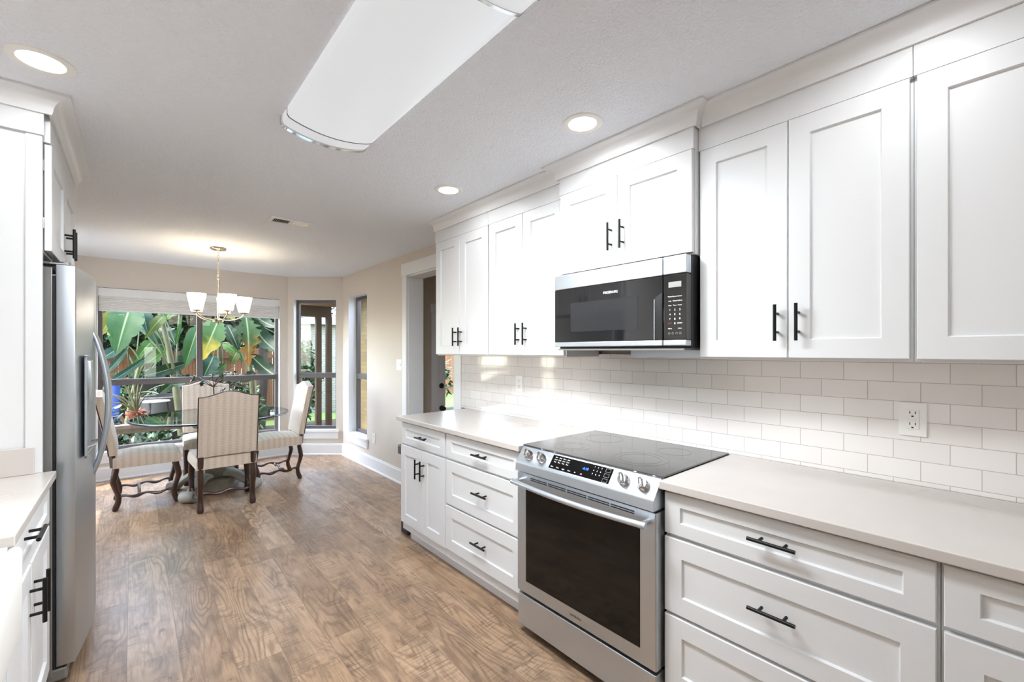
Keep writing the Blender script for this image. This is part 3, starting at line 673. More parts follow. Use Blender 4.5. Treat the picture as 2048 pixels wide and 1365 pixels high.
# ------------------------------------------------------------------ outlets and switch
def plate(name, x, y, z, w, h, label, kind, cat):
    t = thing(name, (x, y, z), label, cat)
    bm = B(); box(bm, x-.006, x, y-w/2, y+w/2, z-h/2, z+h/2, .002); put('cover_plate', bm, 'plate', t)
    if kind == 'switch':
        bm = B(); box(bm, x-.008, x-.0055, y-.014+.0, y+.018, z-.033, z+.033, .001); put('rocker', bm, 'plate', t)
        bm = B(); box(bm, x-.012, x-.006, y+.012-.05, y+.02-.05, z-.01, z+.012, .001); put('rocker', bm, 'plate', t); return t
    if kind == 'gfci':
        bm = B(); box(bm, x-.009, x-.0055, y-.0175, y+.0175, z-.034, z+.034, .0015); f = put('receptacle', bm, 'plate', t)
        for s in (-1, 1):
            bm = B(); zz = z+s*.020
            for (dy, w2) in ((.007, .0011), (-.0075, .0011)): box(bm, x-.0094, x-.0088, y+dy-w2, y+dy+w2, zz, zz+.009)
            box(bm, x-.0094, x-.0088, y-.003, y+.003, zz-.011, zz-.006)
            put('slots', bm, 'slot', f)
        bm = B(); box(bm, x-.0102, x-.009, y-.010, y+.010, z-.0055, z-.001); box(bm, x-.0102, x-.009, y-.010, y+.010, z+.001, z+.0055); put('test_buttons', bm, 'plate', f)
    else:
        for s in (-1, 1):
            bm = B(); lathe(bm, [(0, 0), (.0165, 0), (.0165, .003), (0, .003)], mat=on_wall(x-.0055, y, z+s*.0195), seg=24); f = put('receptacle', bm, 'plate', t)
            bm = B(); zz = z+s*.0195
            for dy in (.006, -.006): box(bm, x-.0092, x-.0084, y+dy-.001, y+dy+.001, zz, zz+.008)
            box(bm, x-.0092, x-.0084, y-.0025, y+.0025, zz-.010, zz-.005); put('slots', bm, 'slot', f)
    return t
plate('wall_outlet', XT-.0005, .230, 1.147, .075, .118, 'white wall outlet on the tile right of the range', 'gfci', 'outlet')
plate('wall_outlet', XT-.0005, 2.319, 1.155, .073, .116, 'white wall outlet on the tile left of the range', 'duplex', 'outlet')
plate('wall_outlet', XR-.0005, 4.90, .368, .073, .116, 'white wall outlet low on beige wall under the narrow window', 'duplex', 'outlet')
plate('light_switch', XR-.0005, 4.255, 1.243, .118, .118, 'white light switch plate on beige wall beside the doorway', 'switch', 'switch')

# ------------------------------------------------------------------ trash can at cabinet end
t = thing('trash_can', (1.78, 3.08, 0), 'dark slim bin standing at far end of the lower cabinets', 'bin')
bm = B(); box(bm, 1.552, 1.95, 2.972, 3.085, .0, .60, .012); put('bin', bm, 'rubber', t)
bm = B(); box(bm, 1.532, 1.97, 2.968, 3.10, .60, .675, .012); put('lid', bm, 'bronze', t)

# ------------------------------------------------------------------ ceiling fixtures
def downlight(x, y, label):
    t = thing('recessed_light', (x, y, ZC), label, 'light', 'recessed ceiling lights')
    bm = B(); lathe(bm, [(.058, -.001), (.062, -.005), (.080, -.006), (.086, -.003), (.087, 0)], (x, y, ZC), 40); put('trim_ring', bm, 'plate', t, smooth=True)
    bm = B(); lathe(bm, [(0, -.0035), (.0605, -.0035), (.0605, -.001), (0, -.001)], (x, y, ZC), 40); put('lens', bm, 'ledlens', t)
    return t
D1 = downlight(1.488, 1.236, 'recessed ceiling light nearest the microwave cabinet')
DL = [D1, clone(D1, (1.476, 2.292, ZC), 0, 'recessed ceiling light over the far wall cabinets'), clone(D1, (-.237, 2.195, ZC), 0, 'recessed ceiling light above the fridge panel at left')]
for i, (x, y) in enumerate(((1.48, .18), (1.48, -.87), (1.48, -1.9), (1.48, -3.0), (-.24, 1.14), (-.24, .1), (-.24, -.95), (-.24, -1.95), (-.24, -3.0))):  # unseen lights continue the row spacing; the rearmost are added as fill
    DL.append(clone(D1, (x, y, ZC), 0, 'unseen recessed ceiling light continuing the rows, rear ones added for fill'))
for d in DL:
    ld = bpy.data.lights.new('bulb', 'AREA'); ld.shape = 'DISK'; ld.size = .115; ld.energy = DOWNLIGHT_W; ld.color = (.93, .965, 1); ld.spread = math.radians(178)
    lo = bpy.data.objects.new('bulb', ld); COL.objects.link(lo); lo.parent = d; lo.location = (0, 0, -.008)
# long ceiling fixture
FX0, FX1, FY0, FY1 = .478, .842, .80, 2.05; FXM = (FX0+FX1)/2
t = thing('ceiling_fixture', (FXM, 1.42, ZC), 'long white curved ceiling light fixture with chrome end bands', 'light')
def fprof(e, side=.035, sag=.03):
    a, b = FX0-e, FX1+e; zs = ZC-side-e; pts = [(a, ZC), (a, zs+.01)]
    for i in range(15):
        s = i/14; x = a+.008+(b-a-.016)*s; pts.append((x, zs-.002-(sag)*math.sin(s*PI)**.8))
    return pts+[(b, zs+.01), (b, ZC)]
bm = B(); prism(bm, fprof(0), 'y', .93, 1.95); put('diffuser', bm, 'lens', t, smooth=True)
bm = B(); prism(bm, fprof(.0005), 'y', 1.956, 2.028); put('end_panel', bm, 'lensend', t, smooth=True)
bm = B(); prism(bm, fprof(.0005), 'y', .852, .918); put('end_panel', bm, 'lensend', t, smooth=True)
bm = B(); prism(bm, fprof(.0045), 'y', 2.030, 2.052); put('end_band', bm, 'chrome', t, smooth=True)
bm = B(); prism(bm, fprof(.0045), 'y', .826, .848); put('end_band', bm, 'chrome', t, smooth=True)
bm = B(); prism(bm, fprof(.001), 'y', 1.950, 1.956); put('seam_band', bm, 'bronze', t, smooth=True)
bm = B(); prism(bm, fprof(.003), 'y', .918, .930); put('seam_band', bm, 'chrome', t, smooth=True)
ld = bpy.data.lights.new('fixture_and_fill_lamp', 'AREA'); ld.shape = 'RECTANGLE'; ld.size = .32; ld.size_y = 1.0; ld.energy = FIXTURE_W; ld.color = (.89, .95, 1)
lo = bpy.data.objects.new('fixture_and_fill_lamp', ld); COL.objects.link(lo); lo.parent = t; lo.location = (0, 0, -.075)
for (lx, ly, W_, sx_, sy_, rx, rz) in ((FX0-.012, 1.42, SIDE_FILL_W, 1.0, .05, -PI/2, -PI/2), (FX1+.012, 1.42, SIDE_FILL_W, 1.0, .05, -PI/2, PI/2), (FXM, 2.062, END_FILL_W, .3, .05, PI/2, 0)):  # extra side and end lamps added outside the diffuser to brighten cabinets and dining end
    ld = bpy.data.lights.new('fixture_and_fill_lamp', 'AREA'); ld.shape = 'RECTANGLE'; ld.size = sx_; ld.size_y = sy_; ld.energy = W_; ld.color = (.92, .96, 1)
    lo = bpy.data.objects.new('fixture_and_fill_lamp', ld); COL.objects.link(lo); lo.parent = t; lo.location = Vector((lx, ly, ZC-.045))-Vector(t.location); ld.spread = math.radians(84)
    d_ = Vector((lx-FXM, ly-1.42, 0)).normalized()+Vector((0, 0, -.75)); lo.rotation_euler = d_.to_track_quat('-Z', 'Z').to_euler()
# air vent
t = thing('ceiling_vent', (.92, 3.665, ZC), 'white metal air vent in the ceiling', 'vent')
bm = B()
for (a, b, c, d) in ((.772, 1.068, 3.592, 3.617), (.772, 1.068, 3.713, 3.738), (.772, .797, 3.617, 3.713), (1.043, 1.068, 3.617, 3.713), (.912, .928, 3.617, 3.713)): box(bm, a, b, c, d, ZC-.008, ZC, .002)
put('frame', bm, 'plate', t)
bm = B(); box(bm, .79, 1.05, 3.61, 3.72, ZC-.0006, ZC-.0002); put('duct_opening', bm, 'slot', t)
for x0, sg in ((.80, -1), (.931, 1)):
    for i in range(9):
        bm = B(); x = x0+.004+i*.0125; prism(bm, [(x, ZC-.002), (x+.0016, ZC-.002), (x+.0016+sg*.007, ZC-.009), (x+sg*.007, ZC-.009)], 'y', 3.617, 3.713); put('slat', bm, 'plate', t)

# ------------------------------------------------------------------ chandelier
CX, CY = .625, 5.05
t = thing('chandelier', (CX, CY, ZC), 'brushed nickel chandelier with frosted glass shades over the dining table', 'chandelier')
bm = B(); lathe(bm, [(0, -.03), (.016, -.028), (.02, -.022), (.06, -.02), (.068, -.012), (.07, 0)], (CX, CY, ZC), 36); put('canopy', bm, 'nickel', t, smooth=True)
bm = B()
for i in range(11):
    zc = 2.352-i*.0235; m = Matrix.Translation((CX, CY, zc)) @ Matrix.Rotation(PI/2*(i % 2), 4, 'Z') @ Matrix.Rotation(PI/2, 4, 'X')
    tb = bmesh.new(); tube(tb, [(.0085*math.cos(a), .0155*math.sin(a), 0) for a in [k*PI/8 for k in range(17)]], .0022, 6, False); join(bm, tb, m)
put('chain', bm, 'nickel', t, smooth=True)
bm = B(); tube(bm, [(CX, CY, 2.10), (CX, CY, 1.695)], .0095, 14); lathe(bm, [(.0045, 2.12), (.007, 2.115), (.013, 2.10), (.013, 2.09), (.0095, 2.085)], (CX, CY, 0), 16); put('stem', bm, 'nickel', t, smooth=True)
bm = B(); lathe(bm, [(0, 1.645), (.007, 1.650), (.009, 1.661), (.02, 1.667), (.045, 1.672), (.047, 1.680), (.047, 1.694), (.02, 1.706), (0, 1.707)], (CX, CY, 0), 28); put('hub', bm, 'nickel', t, smooth=True)
fw = Vector((math.sin(YAW), math.cos(YAW), 0)); rt = Vector((math.cos(YAW), -math.sin(YAW), 0))
for kk in range(5):
    an = PI+kk*2*PI/5; v = rt*(.21*math.cos(an))+fw*(.21*math.sin(an))
    R = v.length; d = v/R
    pts = [Vector((CX, CY, 1.700))+d*(R*q)+Vector((0, 0, h)) for q, h in ((.08, 0), (.25, -.010), (.45, -.010), (.65, -.002), (.82, .014), (.93, .030), (.985, .046), (1, .062))]
    bm = B(); tube(bm, pts, .0062, 10); ar = put('arm', bm, 'nickel', t, smooth=True)
    e = Vector((CX, CY, 0))+v; z0 = 1.757
    bm = B(); lathe(bm, [(0, z0), (.012, z0+.003), (.034, z0+.008), (.036, z0+.014), (.034, z0+.018), (0, z0+.018)], e, 24); put('cup', bm, 'nickel', ar, smooth=True)
    bm = B(); lathe(bm, [(0, z0+.016), (.040, z0+.016), (.046, z0+.022), (.075, z0+.162), (.0755, z0+.166), (.072, z0+.166), (.043, z0+.026), (0, z0+.022)], e, 32); put('shade', bm, 'opal', ar, smooth=True)
    ld = bpy.data.lights.new('bulb', 'POINT'); ld.energy = CHANDELIER_W; ld.color = (1, .80, .56); ld.shadow_soft_size = .02
    lo = bpy.data.objects.new('bulb', ld); COL.objects.link(lo); lo.parent = ar; lo.location = e-Vector((CX, CY, ZC))+Vector((0, 0, 1.84))

# ------------------------------------------------------------------ left side: counter, sink, fridge
XF = -.245
t = thing('base_cabinet', (-.6, 2.08, 0), 'white lower cabinet with drawer beside the fridge at left', 'cabinet')
bm = B(); box(bm, XL+.005, XF-.0205, 1.705, 2.478, .087, .884, .001); put('carcass', bm, 'cab', t)
bm = B(); box(bm, XL+.005, XF-.09, 1.705, 2.478, 0, .087); put('toe_kick', bm, 'cab', t)
bm = B(); shaker(bm, XF, 1, 1.715, 2.470, *ZD, .06, rail_z=.046); d = put('drawer', bm, 'cab', t); handle('handle', d, XF, 1, 1.98, .826, .14, False)
bm = B(); shaker(bm, XF, 1, 1.715, 2.067, .145, .708); d = put('door', bm, 'cab', t); handle('handle', d, XF, 1, 2.035, .592, .14, True)
bm = B(); shaker(bm, XF, 1, 2.073, 2.470, .145, .708); d = put('door', bm, 'cab', t); handle('handle', d, XF, 1, 2.112, .592, .14, True)
t = thing('base_cabinet', (-.6, 1.28, 0), 'white sink cabinet under the apron sink at left edge', 'cabinet')
bm = B(); box(bm, XL+.005, XF-.0205, .85, 1.704, .087, .640, .001); put('carcass', bm, 'cab', t)
bm = B(); box(bm, XL+.005, XF-.09, .85, 1.704, 0, .087); put('toe_kick', bm, 'cab', t)
bm = B(); shaker(bm, XF, 1, 1.29, 1.695, .145, .640); put('door', bm, 'cab', t)
bm = B(); shaker(bm, XF, 1, .86, 1.284, .145, .640); put('door', bm, 'cab', t)
t = thing('farmhouse_sink', (-.5, 1.28, .65), 'white apron front sink at the left edge of the photo', 'sink')
bm = B(); box(bm, XF+.004, XF+.030, .87, 1.688, .655, .888, .012); put('apron', bm, 'plate', t, smooth=True)
bm = B()
for (a, b, c, d, e, f) in ((-.86, XF-.01, .87, .90, .66, .888), (-.86, XF-.01, 1.665, 1.688, .66, .888), (-.86, -.83, .90, 1.665, .66, .888), (-.86, XF-.01, .87, 1.688, .645, .66)): box(bm, a, b, c, d, e, f)
box(bm, XF-.018, XF+.0035, .87, 1.688, .66, .888); put('basin', bm, 'plate', t)
bm = B(); box(bm, XL+.002, -.229, 1.69, 2.4985, .884, .914, .003); box(bm, XL+.002, -.865, .45, 1.69, .884, .914); box(bm, XL+.002, -.229, .20, .868, .884, .914, .003)
o = put('countertop', bm, 'quartz', loc=(-.6, 1.6, .884)); tag(o, 'cream quartz countertop around the sink at left', 'countertop', 'cream quartz countertops')
bm = B(); box(bm, XL+.002, -.287, 2.480, 2.4935, .9145, 1.018, .002); o = put('side_splash', bm, 'quartz', loc=(-.6, 2.49, .915)); tag(o, 'low cream quartz splash against the tall white panel', 'backsplash')
# tall panel and cabinet over the fridge
t = thing('fridge_panel', (-.64, 2.515, 0), 'tall white end panel standing between left counter and fridge', 'panel')
bm = B(); box(bm, XL+.002, -.268, 2.5, 2.525, 0, 2.372, .001); put('board', bm, 'cab', t)
bm = B(); box(bm, -.312, -.2675, 2.494, 2.5, .9145, 2.235, .001); put('edge_stile', bm, 'cab', t)
bm = B(); box(bm, XL+.002, -.262, 2.486, 2.5, 2.235, 2.372, .001); put('frieze', bm, 'cab', t)
t = thing('wall_cabinet', (-.6, 2.98, 1.785), 'white two-door cabinet mounted over the fridge', 'cabinet')
bm = B(); box(bm, XL+.005, XF-.024, 2.5255, 3.47, 1.785, 2.372, .001); put('carcass', bm, 'cab', t)
bm = B(); box(bm, XF-.0235, XF-.003, 2.527, 3.47, 2.222, 2.372, .001); put('frieze', bm, 'cab', t)
bm = B(); shaker(bm, XF, 1, 2.532, 2.995, 1.792, 2.215); d = put('door', bm, 'cab', t); handle('handle', d, XF, 1, 2.962, 1.905, .14, True)
bm = B(); shaker(bm, XF, 1, 3.001, 3.465, 1.792, 2.215); d = put('door', bm, 'cab', t); handle('handle', d, XF, 1, 3.036, 1.905, .14, True)
bm = B()
for z in (1.90, 2.13): box(bm, XF-.030, XF-.0205, 2.526, 2.534, z-.022, z+.022, .001)
put('hinge', bm, 'chrome', t)
crown([(XL+.003, 2.486), (XF-.004, 2.486), (XF-.004, 3.478), (XL+.003, 3.478)][::-1], 'white crown moulding over the fridge cabinet at left', (-.3, 3, 2.318))

t = thing('refrigerator', (-.6, 3.03, 0), 'stainless side-by-side refrigerator with water dispenser and bow handles', 'refrigerator')
FA, FB, FM = 2.585, 3.465, 2.985
def front_x(y):   # bowed door front
    s = (y-FA)/(FB-FA); return -.182+.040*math.sin(s*PI) if 0 < s < 1 else -.182
bm = B(); box(bm, XL+.03, -.249, FA, FB, .045, 1.735, .003); put('cabinet_body', bm, 'steel_side', t)
bm = B(); box(bm, -.249, -.239, FA+.006, FB-.006, .075, 1.70, .002); put('gasket', bm, 'rubber', t)
bm = B(); box(bm, XL+.04, -.29, FA+.01, FB-.01, 0, .045); box(bm, -.29, -.205, FA+.005, FB-.005, .022, .075, .008); put('base_grille', bm, 'steel_side', t)
def fdoor(y0, y1, label):
    n = 16; pr = [(-.239, y0)]
    ys = [y0+(y1-y0)*i/n for i in range(n+1)]; pr += [(front_x(y), y) for y in ys]; pr += [(-.239, y1)]
    bm = B(); prism(bm, pr, 'z', .085, 1.747, .003); return put('door', bm, 'steel_z', t, smooth=True, label=label)
dA = fdoor(FA, FM-.004, 'freezer door with water dispenser'); dB = fdoor(FM+.004, FB, 'plain fridge door')
def bow(parent, y):
    bm = B(); pts = []; R = []
    for i in range(21):
        s = i/20; z = 1.482-s*.692; pts.append((front_x(y)-.004+.056*math.sin(s*PI)**.8, y, z)); R.append(.012+.004*math.sin(s*PI))
    tube(bm, pts, R, 12, True, (1.25, .75)); return put('bow_handle', bm, 'steel_z', parent, smooth=True)
bow(dA, 2.945); bow(dB, 3.03)
# dispenser: raised frame, hood, recess and drip tray
y0, y1 = 2.675, 2.885; xf = front_x(2.78)
bm = B(); box(bm, xf-.004, xf+.0012, y0, y1, .93, 1.36, .001); dsp = put('dispenser_recess', bm, 'steel_z', dA)
bm = B()
for (a, b, c, d) in ((y0-.012, y0, .92, 1.37), (y1, y1+.012, .92, 1.37), (y0-.012, y1+.012, 1.36, 1.372), (y0-.012, y1+.012, .918, .93)): box(bm, xf-.003, xf+.006, a, b, c, d, .002)
put('dispenser_frame', bm, 'steel_z', dsp)
bm = B(); prism(bm, [(xf, 1.35), (xf+.016, 1.345), (xf+.020, 1.26), (xf+.016, 1.17), (xf+.006, 1.145), (xf, 1.145)], 'y', y0+.02, y1-.02, .004); put('dispenser_hood', bm, 'steel_z', dsp, smooth=True)
bm = B(); tube(bm, [(xf+.001, y0+.01, .962), (xf+.028, y0+.035, .968), (xf+.030, (y0+y1)/2, .968), (xf+.028, y1-.035, .968), (xf+.001, y1-.01, .962)], .005, 8); tube(bm, [(xf+.001, y0+.02, .935), (xf+.026, (y0+y1)/2, .962), (xf+.001, y1-.02, .935)], .004, 8); put('drip_tray', bm, 'chrome', dsp, smooth=True)
bm = B(); box(bm, -.30, -.198, FA+.004, FA+.07, 1.700, 1.706); box(bm, -.285, -.25, FA+.006, FA+.066, 1.7475, 1.758, .004); tube(bm, [(-.215, FA+.036, 1.7475), (-.215, FA+.036, 1.764)], .016, 16); box(bm, -.262, -.20, FA+.01, FA+.062, 1.748, 1.756, .003); put('hinge_cover', bm, 'steel_side', t)

# ------------------------------------------------------------------ dining chairs
def grid_mesh(bm, f, nu, nv, uvscale=None, closed_u=False):
    uvl = bm.loops.layers.uv.verify(); V = [[bm.verts.new(f(i/nu, j/nv)[:3]) for j in range(nv+1)] for i in range(nu+1)]
    for i in range(nu):
        for j in range(nv):
            fc = bm.faces.new((V[i][j], V[i+1][j], V[i+1][j+1], V[i][j+1]))
            for l, (a, b) in zip(fc.loops, ((i, j), (i+1, j), (i+1, j+1), (i, j+1))): l[uvl].uv = f(a/nu, b/nv)[3]
    return V
def make_chair(label):
    t = thing('dining_chair', (0, 0, 0), label, 'chair', 'upholstered chairs around the glass table')
    # seat: domed cushion, wider in front; local +Y is the way the chair faces
    bm = B()
    def seat(u, v):
        # u around outline profile bottom->side->top->side->bottom (across x), v along depth
        y = -.005+v*.47; w = .222+.026*v; e = min(1, (1-abs(2*v-1)**6)); hh = .105+.018*math.sin(v*PI)
        a = (u-.5)*2     # -1..1
        s = a*1.35
        if abs(s) <= 1: x = w*s; z = .372+hh*(.985-.16*abs(s)**4-.02*s*s); dist = x
        else: k = (abs(s)-1)/.35; x = math.copysign(w*(1+.012*math.sin(k*PI)), s); z = .372+hh*.805*(1-k); dist = math.copysign(w+hh*k, s)
        if v > .93: z -= (z-.372)*((v-.93)/.07)**2*.35
        return (x, y, z, (y*1.0, dist))
    V = grid_mesh(bm, seat, 30, 16)
    uvl = bm.loops.layers.uv.verify()
    for j in (0, 16):
        f = bm.faces.new([V[i][j] for i in range(31)])
        for l in f.loops: l[uvl].uv = (l.vert.co.x, l.vert.co.z)
    f = bm.faces.new([V[0][j] for j in range(17)]+[V[30][j] for j in range(16, -1, -1)])
    put('seat', bm, 'fabric', t, smooth=True)
    # back: raked slab with camel top
    yk = lambda z: -.004-.20*max(0, z-.49)**1.12
    def top(x): return 1.0+.046*(.5+.5*math.cos(min(1, abs(x)/.2)*PI))
    bm = B(); nx, nz = 16, 18; th = .056
    def back(side):
        def f(u, v):
            x = (u-.5)*.44; z = .485+v*(top(x)-.485); puff = .012*(1-abs(2*u-1)**4)*(1-abs(2*v-1)**6)
            y = yk(z)+(th/2+puff)*side; return (x, y, z, (x, z) if True else 0)
        return f
    Vf = grid_mesh(bm, back(1), nx, nz); Vb = grid_mesh(bm, back(-1), nx, nz); uvl = bm.loops.layers.uv.verify()
    ring = [(i, 0) for i in range(nx)]+[(nx, j) for j in range(nz)]+[(i, nz) for i in range(nx, 0, -1)]+[(0, j) for j in range(nz, 0, -1)]
    for a, b in zip(ring, ring[1:]+ring[:1]):
        f = bm.faces.new((Vf[a[0]][a[1]], Vf[b[0]][b[1]], Vb[b[0]][b[1]], Vb[a[0]][a[1]]))
        for l in f.loops: l[uvl].uv = (l.vert.co.y, l.vert.co.z)
    bk = put('backrest', bm, 'fabric', t, smooth=True)
    bm = B(); pts = [(-.2215, yk(z)-.027, z) for z in [.485+i*.0515 for i in range(11)]]+[(-.2215+.443*i/20, yk(top(-.22+.44*i/20))-.027, top(-.22+.44*i/20)+.002) for i in range(21)]+[(.2215, yk(z)-.027, z) for z in [1.0-i*.0515 for i in range(11)]]
    tube(bm, pts, .0048, 6); put('piping', bm, 'darkwood', bk, smooth=True)
    # legs: carved wavy legs with scroll feet
    def leg(x, y, s, ztop):
        zs = [ztop, ztop-.04, .30, .25, .20, .15, .11, .07, .035, .012, 0]
        off = [0, 0, -.010, -.018, -.006, .010, .018, .014, .002, -.006, -.004]; r = [.022, .023, .025, .024, .021, .020, .021, .023, .025, .024, .018]
        bm = B(); tube(bm, [(x, y+o*s, z) for o, z in zip(off, zs)], r, 10, True, (.95, 1.05)); return put('leg', bm, 'darkwood', t, smooth=True)
    leg(-.196, .015, 1, .39); leg(.196, .015, 1, .39); leg(-.222, .43, -1, .39); leg(.222, .43, -1, .39)
    for s in (-1, 1):
        bm = B(); tube(bm, [(s*.196, -.002, .38), (s*.196, -.008, .46), (s*.196, -.016, .53)], .0215, 4, True); put('back_post', bm, 'darkwood', t)
        bm = B(); pts = [(s*(.196+.026*i/20), .02+.40*i/20, .115+.010*math.sin(i/20*PI*5)) for i in range(21)]; tube(bm, pts, [.0125+.003*math.cos(i/20*PI*6) for i in range(21)], 8); put('stretcher', bm, 'darkwood', t, smooth=True)
    bm = B(); pts = [(-.205+.41*i/20, .17, .113+.011*math.sin(i/20*PI*4)) for i in range(21)]; tube(bm, pts, .0125, 8); put('stretcher', bm, 'darkwood', t, smooth=True)
    return t
chA = make_chair('dining chair seen from behind, nearest the viewer'); chA.location = (.632, 4.545, 0); chA.rotation_euler = (0, 0, 0)
clone(chA, (-.125, 5.30, 0), -PI/2, 'dining chair at left of table, partly behind the fridge handle')
clone(chA, (1.385, 5.30, 0), PI/2, 'dining chair at right of table, in front of the narrow window')
clone(chA, (.64, 6.03, 0), PI, 'dining chair at far side of table, against the wide window')

# ------------------------------------------------------------------ table
TX, TY, TR = .62, 5.25, .662
t = thing('dining_table', (TX, TY, 0), 'round glass dining table on a carved grey stone pedestal', 'table')
bm = B(); lathe(bm, [(0, .738), (TR-.02, .738)], (TX, TY, 0), 72); lathe(bm, [(0, .757), (TR-.02, .757)], (TX, TY, 0), 72); put('glass_top', bm, 'tglass', t, smooth=True)
bm = B(); lathe(bm, [(TR-.02, .738), (TR-.006, .740), (TR, .7475), (TR-.004, .755), (TR-.02, .757)], (TX, TY, 0), 72); put('bevelled_rim', bm, 'gedge', t, smooth=True)
bm = B(); prism(bm, [(TX+.21*math.cos(PI/8+k*PI/4), TY+.21*math.sin(PI/8+k*PI/4)) for k in range(8)], 'z', .02, .13, .015)
prism(bm, [(TX+.13*math.cos(PI/4+k*PI/2), TY+.13*math.sin(PI/4+k*PI/2)) for k in range(4)], 'z', .13, .64, .012)
prism(bm, [(TX+.2*math.cos(PI/8+k*PI/4), TY+.2*math.sin(PI/8+k*PI/4)) for k in range(8)], 'z', .64, .737, .015)
ped = put('pedestal', bm, 'stone', t, smooth=True)
for k in range(4):
    a = PI/4+k*PI/2+.12; bm = B(); tb = bmesh.new()
    # scroll foot drawn in (radius, z), extruded sideways
    pts = [(.12+.26*(i/14), .155-.105*math.sin(i/14*PI*.5)**2+.03*math.sin(i/14*PI)) for i in range(15)]
    tube(tb, [(r, 0, z) for r, z in pts], [.05-.012*i/14 for i in range(15)], 12, True, (1.35, .8))
    lt = bmesh.new(); lathe(lt, [(0, -.062), (.045, -.062), (.052, -.05), (.052, .05), (.045, .062), (0, .062)], seg=24); join(tb, lt, Matrix.Translation((.385, 0, .053)) @ Matrix.Rotation(PI/2, 4, 'X'))
    join(bm, tb, Matrix.Translation((TX, TY, 0)) @ Matrix.Rotation(a, 4, 'Z')); put('scroll_foot', bm, 'stone', t, smooth=True)
# plant on table
def leaf_card(bm, p, d, L, w, up=None):
    d = Vector(d).normalized(); s = d.cross(up or Vector((0, 0, 1)))
    s = s.normalized() if s.length > 1e-4 else Vector((1, 0, 0)); n = s.cross(d)
    P = Vector(p); c = [P, P+d*L*.35+s*w-n*w*.25, P+d*L*.75+s*w*.7-n*w*.2, P+d*L-n*L*.08, P+d*L*.75-s*w*.7-n*w*.2, P+d*L*.35-s*w-n*w*.25, P+d*L*.4, P+d*L*.75]
    v = [bm.verts.new(q) for q in c]
    for f in ((0, 1, 6), (0, 6, 5), (1, 2, 7, 6), (6, 7, 4, 5), (2, 3, 7), (7, 3, 4)): bm.faces.new([v[i] for i in f])
t = thing('potted_plant', (.61, 5.25, .7575), 'small leafy branching plant on the glass table behind the near chair', 'plant')
bm = B(); lathe(bm, [(0, .758), (.055, .758), (.075, .80), (.08, .85), (.07, .885), (.074, .895), (.066, .895), (.062, .88), (0, .875)], (.61, 5.25, 0), 28); put('pot', bm, 'stone', t, smooth=True)
bm = B(); base = Vector((.61, 5.25, .87)); fork = Vector((.61, 5.25, 1.03)); tube(bm, [base, base.lerp(fork, .5)+Vector((.004, 0, 0)), fork], [.007, .006, .0055], 7)
ends = [(.50, 5.27, 1.075), (.46, 5.24, 1.13), (.54, 5.22, 1.10), (.70, 5.27, 1.12), (.725, 5.25, 1.17), (.66, 5.2, 1.16), (.605, 5.28, 1.16), (.70, 5.3, 1.03)]
for e in ends: e = Vector(e); tube(bm, [fork, fork.lerp(e, .5)+Vector((0, 0, .008)), e], [.0042, .003, .002], 6)
put('branches', bm, 'twig', t, smooth=True)
bm = B(); r2 = random.Random(3)
for i, e in enumerate(ends):
    for k in range(7 if i in (0, 1, 2) else 4):
        a = r2.uniform(0, 2*PI); leaf_card(bm, Vector(e)+Vector((r2.uniform(-.02, .02), r2.uniform(-.02, .02), r2.uniform(-.02, .02))), (math.cos(a), math.sin(a), r2.uniform(-1.2, .4)), r2.uniform(.05, .08), .014)
put('leaves', bm, 'houseleaf', t)

# ------------------------------------------------------------------ outside: ground, fences, buildings
GZ = -.40
bm = B(); box(bm, -9, 14, 4.7, 30, GZ-.1, GZ); o = struct('ground', bm, 'soil', 'brown mulch ground of the garden')
bm = B(); box(bm, -7, 3.2, -9, YF-.16, GZ, GZ+.05); box(bm, -7, XL-.16, YF-.16, 5.4, GZ, GZ+.05); struct('patio', bm, 'concrete', 'unseen pale slab added around the house to bounce sunlight indoors')  # unseen slab added to bounce sunlight up through the windows
bm = B(); box(bm, 2.3, 12, 11.6, 29, GZ, GZ+.012); o = put('lawn', bm, 'grass', loc=(5, 15, GZ)); tag(o, 'sunlit green lawn at right behind the plants', 'lawn', kind='stuff')
def fence(x0, x1, y, zt, label):
    t = thing('fence', ((x0+x1)/2, y, GZ), label, 'fence')
    bm = B(); n = int((x1-x0)/.14)
    for i in range(n): box(bm, x0+i*.14+.003, x0+(i+1)*.14-.003, y, y+.018, GZ+.013, zt+rnd.uniform(-.01, .01))
    put('boards', bm, 'fence', t)
    for z in (GZ+.3, zt-.25):
        bm = B(); box(bm, x0, x1, y-.04, y, z, z+.09); put('rail', bm, 'cedar', t)
    for x in (x0+.05, x1-.05):
        bm = B(); box(bm, x-.05, x+.05, y-.1, y-.04, GZ+.013, zt+.05); put('post', bm, 'cedar', t)
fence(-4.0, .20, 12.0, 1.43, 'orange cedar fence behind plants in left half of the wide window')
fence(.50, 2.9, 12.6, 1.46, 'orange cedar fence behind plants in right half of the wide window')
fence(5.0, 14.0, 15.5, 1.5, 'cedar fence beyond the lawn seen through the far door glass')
t = thing('neighbour_house', (.3, 17, GZ), 'white neighbouring house with pale grey roof behind the fence', 'house')
bm = B(); box(bm, -4, 2.0, 16, 20, GZ, 1.75); put('wall', bm, 'whitehouse', t)
bm = B(); prism(bm, [(15.5, 1.75), (15.5, 1.82), (18, 2.9), (20.5, 1.82), (20.5, 1.75)], 'x', -4.3, 2.2); put('roof', bm, 'roofgrey', t)
t = thing('brick_wing', (3.1, 7.5, GZ), 'ochre brick wing of the house outside the narrow right window', 'building')
bm = B(); box(bm, 3.0, 3.25, 6.2, 8.7, GZ, 2.33); put('wall', bm, 'brick', t)
t = thing('patio_cover', (2.7, 7.7, GZ), 'dark timber patio roof on posts outside the angled window', 'patio cover')
